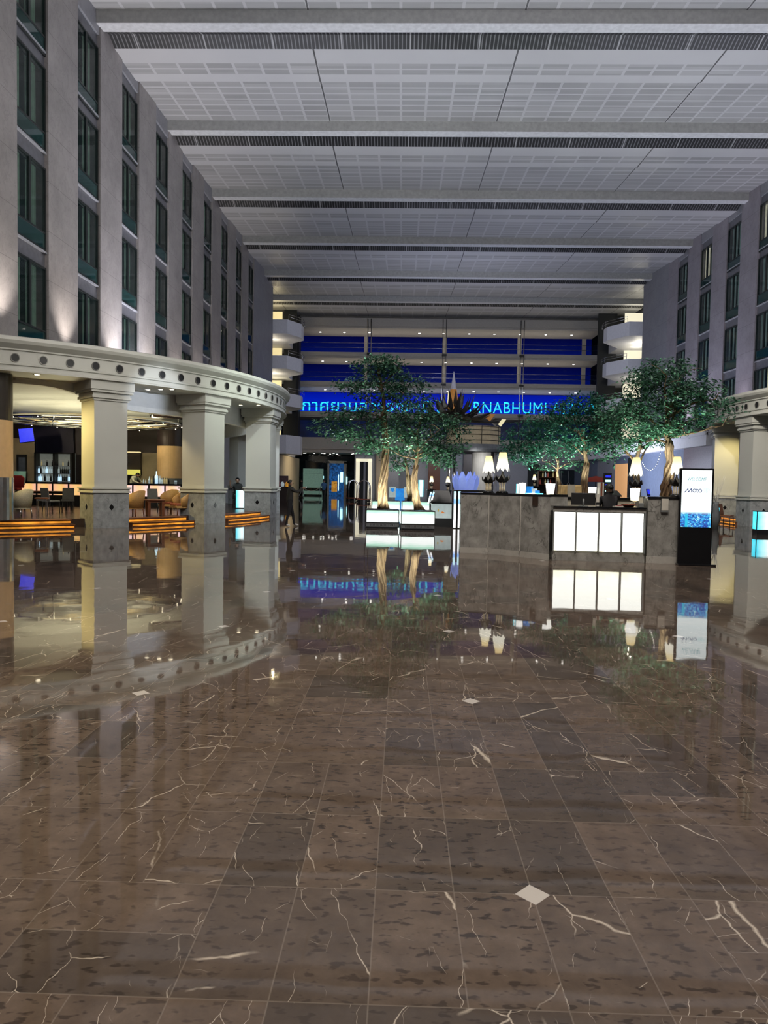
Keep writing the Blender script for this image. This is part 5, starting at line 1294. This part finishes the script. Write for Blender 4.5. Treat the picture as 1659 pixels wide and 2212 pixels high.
# ================================================================== PEOPLE
def person(label, loc, rz, J, cols, hair='hair', group=None, scale=1.0, bun=False):
    "body grown over a jointed skeleton; faces local -y. cols: shirt, trousers, shoes, sleeve"
    B = dict(pelvis=(0, 0, .95), belly=(0, 0, 1.10), chest=(0, 0, 1.30), neck=(0, .01, 1.47), chin=(0, -.01, 1.53), skull=(0, 0, 1.62), crown=(0, 0, 1.68),
             sl=(.17, 0, 1.40), el=(.22, .02, 1.13), wl=(.23, -.06, .90), hl=(.23, -.09, .82), sr=(-.17, 0, 1.40), er=(-.22, .02, 1.13), wr=(-.23, -.06, .90), hr=(-.23, -.09, .82),
             pl=(.09, 0, .90), kl=(.10, -.02, .50), al=(.10, .02, .09), tl=(.11, -.15, .035), pr=(-.09, 0, .90), kr=(-.10, -.02, .50), ar=(-.10, .02, .09), tr=(-.11, -.15, .035))
    B.update(J)
    RAD = dict(pelvis=.145, belly=.130, chest=.150, neck=.055, chin=.066, skull=.088, crown=.055, sl=.070, el=.043, wl=.030, hl=.034, sr=.070, er=.043, wr=.030, hr=.034,
               pl=.095, kl=.060, al=.040, tl=.038, pr=.095, kr=.060, ar=.040, tr=.038)
    E = [('pelvis', 'belly', 0), ('belly', 'chest', 0), ('chest', 'neck', 0), ('neck', 'chin', 3), ('chin', 'skull', 3), ('skull', 'crown', 3)]
    for s in 'lr': E += [('chest', 's'+s, 0), ('s'+s, 'e'+s, 0), ('e'+s, 'w'+s, 4), ('w'+s, 'h'+s, 3), ('pelvis', 'p'+s, 1), ('p'+s, 'k'+s, 1), ('k'+s, 'a'+s, 1), ('a'+s, 't'+s, 2)]
    names = list(B); ix = {n: i for i, n in enumerate(names)}
    me = bpy.data.meshes.new('skeleton'); me.from_pydata([B[n] for n in names], [(ix[a], ix[b]) for a, b, _ in E], [])
    o = bpy.data.objects.new('skeleton', me); C.objects.link(o)
    o.modifiers.new('skin', 'SKIN'); ss = o.modifiers.new('sub', 'SUBSURF'); ss.levels = ss.render_levels = 2
    sv = me.skin_vertices[0].data
    for n in names:
        r = RAD[n]; sv[ix[n]].radius = (r*1.15, r) if n in ('chest', 'belly', 'pelvis') else (r, r); sv[ix[n]].use_root = n == 'pelvis'
    dg = bpy.context.evaluated_depsgraph_get(); dg.update()
    ev = bpy.data.meshes.new_from_object(o.evaluated_get(dg))
    seg = [(Vector(B[a]), Vector(B[b]), m, .5*(RAD[a]+RAD[b])) for a, b, m in E]
    mb = MB(); mb.v = [tuple(v.co) for v in ev.vertices]
    for p in ev.polygons:
        c = p.center; best = min(seg, key=lambda s: ((c-(s[0]+(s[1]-s[0])*max(0, min(1, (c-s[0]).dot(s[1]-s[0])/(s[1]-s[0]).length_squared)))).length-s[3]))
        mb.f.append(tuple(p.vertices)); mb.mi.append(best[2]); mb.sm.append(True)
    bpy.data.objects.remove(o)
    # nose, ears and fingers grow out of the same body
    sk, chn = Vector(B['skull']), Vector(B['chin']); fwd = Vector((0, -1, 0)); 
    mb.tube([sk+fwd*.078+Vector((0, 0, .012)), sk+fwd*.105+Vector((0, 0, -.022)), sk+fwd*.085+Vector((0, 0, -.032))], [.009, .014, .008], 6, 3)
    for s in (-1, 1): mb.ball(sk+Vector((s*.088, .01, -.01)), .022, 3, 6, 1.4)
    for s in 'lr':
        w_, h_ = Vector(B['w'+s]), Vector(B['h'+s]); d = (h_-w_).normalized(); side = d.cross(Vector((0, 1, .2))).normalized(); nrm_ = d.cross(side)
        for k in range(4):
            b0 = h_+side*(k-1.5)*.017; ln = (.07, .085, .08, .062)[k]
            mb.tube([b0, b0+d*ln*.55+nrm_*.008, b0+d*ln+nrm_*.03], [.0095, .0085, .006], 6, 3)
        mb.tube([w_.lerp(h_, .5)-side*.025, h_-side*.048+d*.02, h_-side*.05+d*.05+nrm_*.01], [.012, .010, .007], 6, 3)
    t = thing('person', label, 'person', loc, rz, group)
    t.scale = (scale,)*3
    mb.build('body', [cols[0], cols[1], cols[2], 'skin', cols[3]], t)
    hb = MB(); pr_ = []
    n_ = 16; rows = 8; vs = []; fs = []
    for i in range(rows+1):
        for k in range(n_):
            a = 2*PI*k/n_; fr_ = max(0, -math.sin(a)); lim = 1.75-1.0*fr_**.7; ph = lim*i/rows
            vs.append((sk.x+.103*math.sin(ph)*math.cos(a), sk.y+.012+.112*math.sin(ph)*math.sin(a), sk.z+.018+.108*math.cos(ph)))
    for i in range(rows):
        for k in range(n_): fs.append((i*n_+k, i*n_+(k+1) % n_, (i+1)*n_+(k+1) % n_, (i+1)*n_+k))
    hb.add(vs, fs, 0, True)
    if bun: hb.ball(sk+Vector((0, .12, .03)), .05, 0, 10)
    hb.build('hair', hair, t)
    for s in (-1, 1): MB().ball(sk+Vector((s*.032, -.083, .008)), .010, seg=6).build('eye', 'black', t)
    MB().ball(sk+Vector((0, -.082, -.055)), .016, seg=8, sz=.35).build('mouth', 'cushion', t)
    return t
pa = dict(sl=(.17, -.02, 1.40), el=(.21, -.26, 1.28), wl=(.10, -.46, 1.40), hl=(.06, -.53, 1.43), sr=(-.17, -.02, 1.40), er=(-.21, -.26, 1.28), wr=(-.08, -.46, 1.40), hr=(-.05, -.53, 1.43),
          kl=(.10, -.14, .50), al=(.11, -.20, .09), tl=(.12, -.37, .035), kr=(-.10, .06, .50), ar=(-.11, .16, .09), tr=(-.12, .0, .035), skull=(0, -.02, 1.61), crown=(0, -.01, 1.67))
person('person in black with white trainers standing by the lounge end column, holding up a phone', (-3.92, 24.75, 0), PI/2+.35, pa, ('darkcloth', 'blackcloth', 'whiteshoe', 'darkcloth'), scale=.945)
pm = Vector((0, -.625, 1.47)); Rz = Matrix.Rotation(PI/2+.35, 3, 'Z'); wp_ = Vector((-3.92, 24.75, 0))+(Rz @ pm)*.945
phn = thing('smartphone', 'black smartphone held up by the standing person in black', 'phone', wp_, PI/2+.35); soft(box(-.075, .075, -.005, .005, -.036, .036).build('phone_case', 'black', phn), .003); box(-.07, .07, .005, .006, -.032, .032).build('phone_screen', 'poster', phn)
walk = dict(kl=(.09, -.16, .52), al=(.09, -.08, .10), tl=(.10, -.24, .06), kr=(-.09, .04, .50), ar=(-.09, .26, .12), tr=(-.10, .12, .04), el=(.24, .10, 1.15), wl=(.25, .08, .92), hl=(.25, .06, .84), er=(-.24, -.04, 1.15), wr=(-.24, -.18, .95), hr=(-.24, -.22, .88))
person('man in a blue shirt and dark trousers walking away down the hall', (at(699, 1060, 58).x, 58.2, 0), PI, walk, ('bluecloth', 'blackcloth', 'blackcloth', 'skin'))
bend = dict(chest=(0, -.10, 1.28), neck=(0, -.22, 1.40), chin=(0, -.28, 1.42), skull=(0, -.34, 1.46), crown=(0, -.38, 1.50), sl=(.17, -.14, 1.36), el=(.23, -.30, 1.18), wl=(.14, -.48, 1.12), hl=(.10, -.55, 1.10), sr=(-.17, -.14, 1.36), er=(-.23, -.30, 1.18), wr=(-.12, -.48, 1.12), hr=(-.08, -.55, 1.10))
person('bartender in a cream shirt bending over the bar between bottles', (xa(287, 33.5), 33.5, PZ), 1.1, bend, ('whitecloth', 'blackcloth', 'blackcloth', 'whitecloth'))
sit = dict(pelvis=(0, 0, .55), belly=(0, 0, .72), chest=(0, -.02, .92), neck=(0, -.03, 1.09), chin=(0, -.05, 1.15), skull=(0, -.05, 1.24), crown=(0, -.05, 1.30), sl=(.17, -.02, 1.02), el=(.24, -.12, .80), wl=(.18, -.34, .86), hl=(.15, -.42, .90), sr=(-.17, -.02, 1.02), er=(-.30, -.16, .84), wr=(-.34, -.20, 1.08), hr=(-.34, -.20, 1.16),
           pl=(.09, -.03, .52), kl=(.12, -.42, .52), al=(.12, -.40, .09), tl=(.12, -.55, .035), pr=(-.09, -.03, .52), kr=(-.12, -.42, .52), ar=(-.12, -.40, .09), tr=(-.12, -.55, .035))
person('seated person in a dark shirt resting between the second and third lounge columns', (xa(513, 34.2), 34.2, PZ), .3, sit, ('darkcloth', 'blackcloth', 'blackcloth', 'skin'), scale=1.06)
sch = side_chair('dark chair under the person seated between the lounge columns', (xa(513, 34.2)-.02, 34.28, PZ), .3, 'matblack'); sch.scale.z = .80
person('receptionist in black seen from behind, hair tied up, at the glowing desk', (stand_at(1313, 16.6, 0).x, 16.5, 0), PI+.1, dict(el=(.22, -.10, 1.15), wl=(.16, -.32, 1.12), hl=(.13, -.39, 1.13), er=(-.22, -.10, 1.15), wr=(-.16, -.32, 1.12), hr=(-.13, -.39, 1.13)), ('blackcloth', 'blackcloth', 'blackcloth', 'blackcloth'), scale=.955, bun=True)
person('person in a dark jacket and grey trousers beside the mint hoarding', (at(651, 1060, 68).x, 68, 0), PI/2, walk, ('blackcloth', 'greyfab', 'blackcloth', 'blackcloth'))

# ================================================================== LIGHT
w = bpy.data.worlds.new('world'); sc.world = w; w.use_nodes = True
bg = w.node_tree.nodes['Background']; bg.inputs[0].default_value = (.34, .37, .46, 1); bg.inputs[1].default_value = .08
# ceiling wash: area lamps over the canopies, two more added floating in mid-hall
lamp('AREA', (-9.2, 31, 6.6), 1500, (.90, .90, 1), 4, (-8.0, 31, 19), sy=18)
lamp('AREA', (18.0, 31, 6.6), 1300, (.84, .86, 1), 4, (16.8, 31, 19), sy=18)
lamp('AREA', (4.4, 55, 7.5), 380, (.70, .76, 1), 10, (4.4, 55, 19), sy=14)
lamp('AREA', (4.4, 12, 14), 1150, (.90, .90, 1), 14, (4.4, 26, 19.2), sy=8)
# lamps out of view over the near floor, and one at its left
lamp('AREA', (2, 5, 17.5), 2650, (1, .90, .81), 10, (2, 4.5, 0), sy=8)
lamp('AREA', (3, 17, 18.3), 500, (1, .93, .85), 12, (3, 17, 0), sy=5)
lamp('SPOT', (-9, 1.5, 6), 1500, (1, .74, .25), .3, (-3.0, 4.0, 0), 50, 1)
# uplights at the foot of the stone pilasters
for s in LS: lamp('SPOT', (XL+.75, s-1.05, 5.75), 620, (1, .90, .82), .12, (XL-.1, s-1.05, 9.5), 75, 1)
for s in RS: lamp('SPOT', (XR-.75, s-1.05, 5.75), 330, (.95, .85, 1), .12, (XR+.1, s-1.05, 9.5), 75, 1)
# lounge interiors, and lamps added out in the hall to brighten columns and fascias
lamp('SPOT', (-13.3, 22.2, 4.4), 1100, (1, .76, .28), .06, (-10.2, 22.3, 1.6), 80, .8)
lamp('SPOT', (-12.6, 25.0, 4.4), 150, (1, .82, .5), .06, (-12.6, 24.5, .3), 110, .9)
lamp('SPOT', (-8.8, 25.6, 3.8), 130, (1, .78, .42), .05, (-8.9, 25.6, .3), 110, .9)
lamp('SPOT', (-12.5, 31.0, 4.3), 200, (1, .85, .6), .06, (-12.5, 35, 1.4), 100, .9)
lamp('SPOT', (-18.5, 31.5, 4.3), 150, (1, .85, .6), .06, (-18.5, 36, 1.6), 100, .9)
lamp('AREA', (-13, 29, 1.5), 330, (1, .90, .55), 5, (-13, 29, 5))  # upward lamp added low in the lounge to brighten the bar ceiling
lamp('SPOT', (-8, 33, 4.3), 420, (.72, .84, 1), .06, (-7.2, 36, 1.6), 100, .9)
lamp('SPOT', (-1.5, 24, 10.0), 2000, (.84, .97, .88), .12, (-7, 28, 3), 45, 1)
lamp('SPOT', (-2, 12, 9.0), 1500, (.97, .95, .84), .12, (-9, 23, 4), 50, 1)
lamp('SPOT', (15.55, 32.9, 4.55), 300, (1, .80, .34), .06, (15.5, 34.7, 2.0), 85, .8)
lamp('SPOT', (1, 22, 9.5), 2600, (.82, .90, 1), .12, (-6, 31.5, 3.2), 36, 1)  # added mid-air spot, whitens the lounge end column
lamp('SPOT', (0, 18, 5), 2600, (.78, .86, 1), .1, (-9.0, 24.2, 4.25), 15, .7)  # added narrow spot from the hall, brightens the inner canopy fascia
lamp('SPOT', (16.0, 38.5, 4.3), 260, (.55, .62, 1), .06, (16, 41, 1.0), 100, .9)
lamp('SPOT', (9, 20, 10.0), 4200, (1, .93, .82), .12, (15.2, 30.5, 3), 40, 1)  # added mid-air spot, brightens the right column
lamp('AREA', (12.5, 50, 2.2), 800, (.74, .80, 1), 4, (17.2, 50, 4.6))  # area lamp added to turn the podium edge blue-white
# tree uplights standing on the planters
for px, Y in ((800, 24.6), (850, 24.6), (880, 23.8), (930, 23.8)): lamp('SPOT', at(px, 1095, Y)+Vector((0, 0, -.03)), 270, (.88, 1, .88), .05, at(px+(827-px)*.5 if px < 860 else px+(903-px)*.5, 960, Y+.35), 160, 1)
lamp('SPOT', at(870, 1080, 28.2), 300, (.8, 1, .90), .05, at(872, 1000, 29), 110, 1)
for px, Y, e in ((1415, 17.9, 360), (1465, 17.9, 270), (1365, 21.0, 620), (1245, 25.2, 420), (1290, 25.2, 340), (1195, 31.6, 700), (1218, 31.6, 700), (1150, 26, 400)): lamp('SPOT', at(px, 1072, Y), e, (.86, 1, .92), .06, at(px, 880, Y+.4), 100, 1)
# far end
for z0, _ in levels: lamp('AREA', (4.6, 79.3, z0-2.4), 210, (1, .90, .74), 30, (4.6, 79.3, z0+5), sy=2.5)  # added upward area lamps spread even light over the walkway soffits
lamp('POINT', (-12.8, 71, 17.9), 60, (1, .84, .5), .1); lamp('POINT', (22.6, 70, 17.6), 60, (1, .92, .7), .1); lamp('POINT', (22.6, 70, 14.6), 40, (1, .92, .7), .1); lamp('POINT', (-13, 72, 11), 40, (1, .9, .6), .1)
for z in (14.6, 11.4): lamp('POINT', (22.2, 68.2, z), 70, (1, .93, .75), .08); lamp('POINT', (-12.6, 69.2, z), 40, (1, .88, .66), .08)
lamp('AREA', (4.4, 54, 9), 600, (.75, .80, 1), 8, (4.4, 80, 11), sy=8)
lamp('SPOT', (-7.0, 71.5, 4.3), 700, (1, .88, .66), .08, (-11.6, 72, 2.2), 110, 1); lamp('SPOT', (-3.3, 54, 4.6), 300, (1, .95, .9), .08, (-3.6, 57.5, .8), 90, 1); lamp('SPOT', (0, 70, 4.6), 260, (1, .92, .8), .08, (0, 73, 1), 130, 1); lamp('SPOT', (8, 66, 4.6), 400, (.95, .95, 1), .08, (9, 73, 1), 130, 1)  # includes spots added to brighten the alcove wall and luggage carts
lamp('SPOT', (4.2, 43.0, 3.6), 120, (1, .95, .85), .06, (5.2, 45.4, 1.5), 120, 1)
# spot added in mid-air to lighten the desk marble
lamp('SPOT', (3, 9, 9), 950, (1, .93, .80), .3, (3.5, 15.5, .8), 40, 1)

sc.view_settings.view_transform = 'Standard'; sc.view_settings.look = 'None'; sc.view_settings.exposure = 0; sc.view_settings.gamma = 1
sc.cycles.use_denoising = True; sc.cycles.max_bounces = 5; sc.cycles.diffuse_bounces = 2; sc.cycles.glossy_bounces = 3; sc.cycles.transparent_max_bounces = 8
sc.cycles.use_adaptive_sampling = True; sc.cycles.adaptive_threshold = .11; sc.cycles.adaptive_min_samples = 12; sc.cycles.light_sampling_threshold = .03
sc.cycles.sample_clamp_indirect = 6; sc.cycles.caustics_reflective = False; sc.cycles.caustics_refractive = False
for o in list(C.objects):
    if o.parent is None and o.get('kind') == 'structure' and not o.get('label'): o['label'] = o.name.replace('_', ' ')
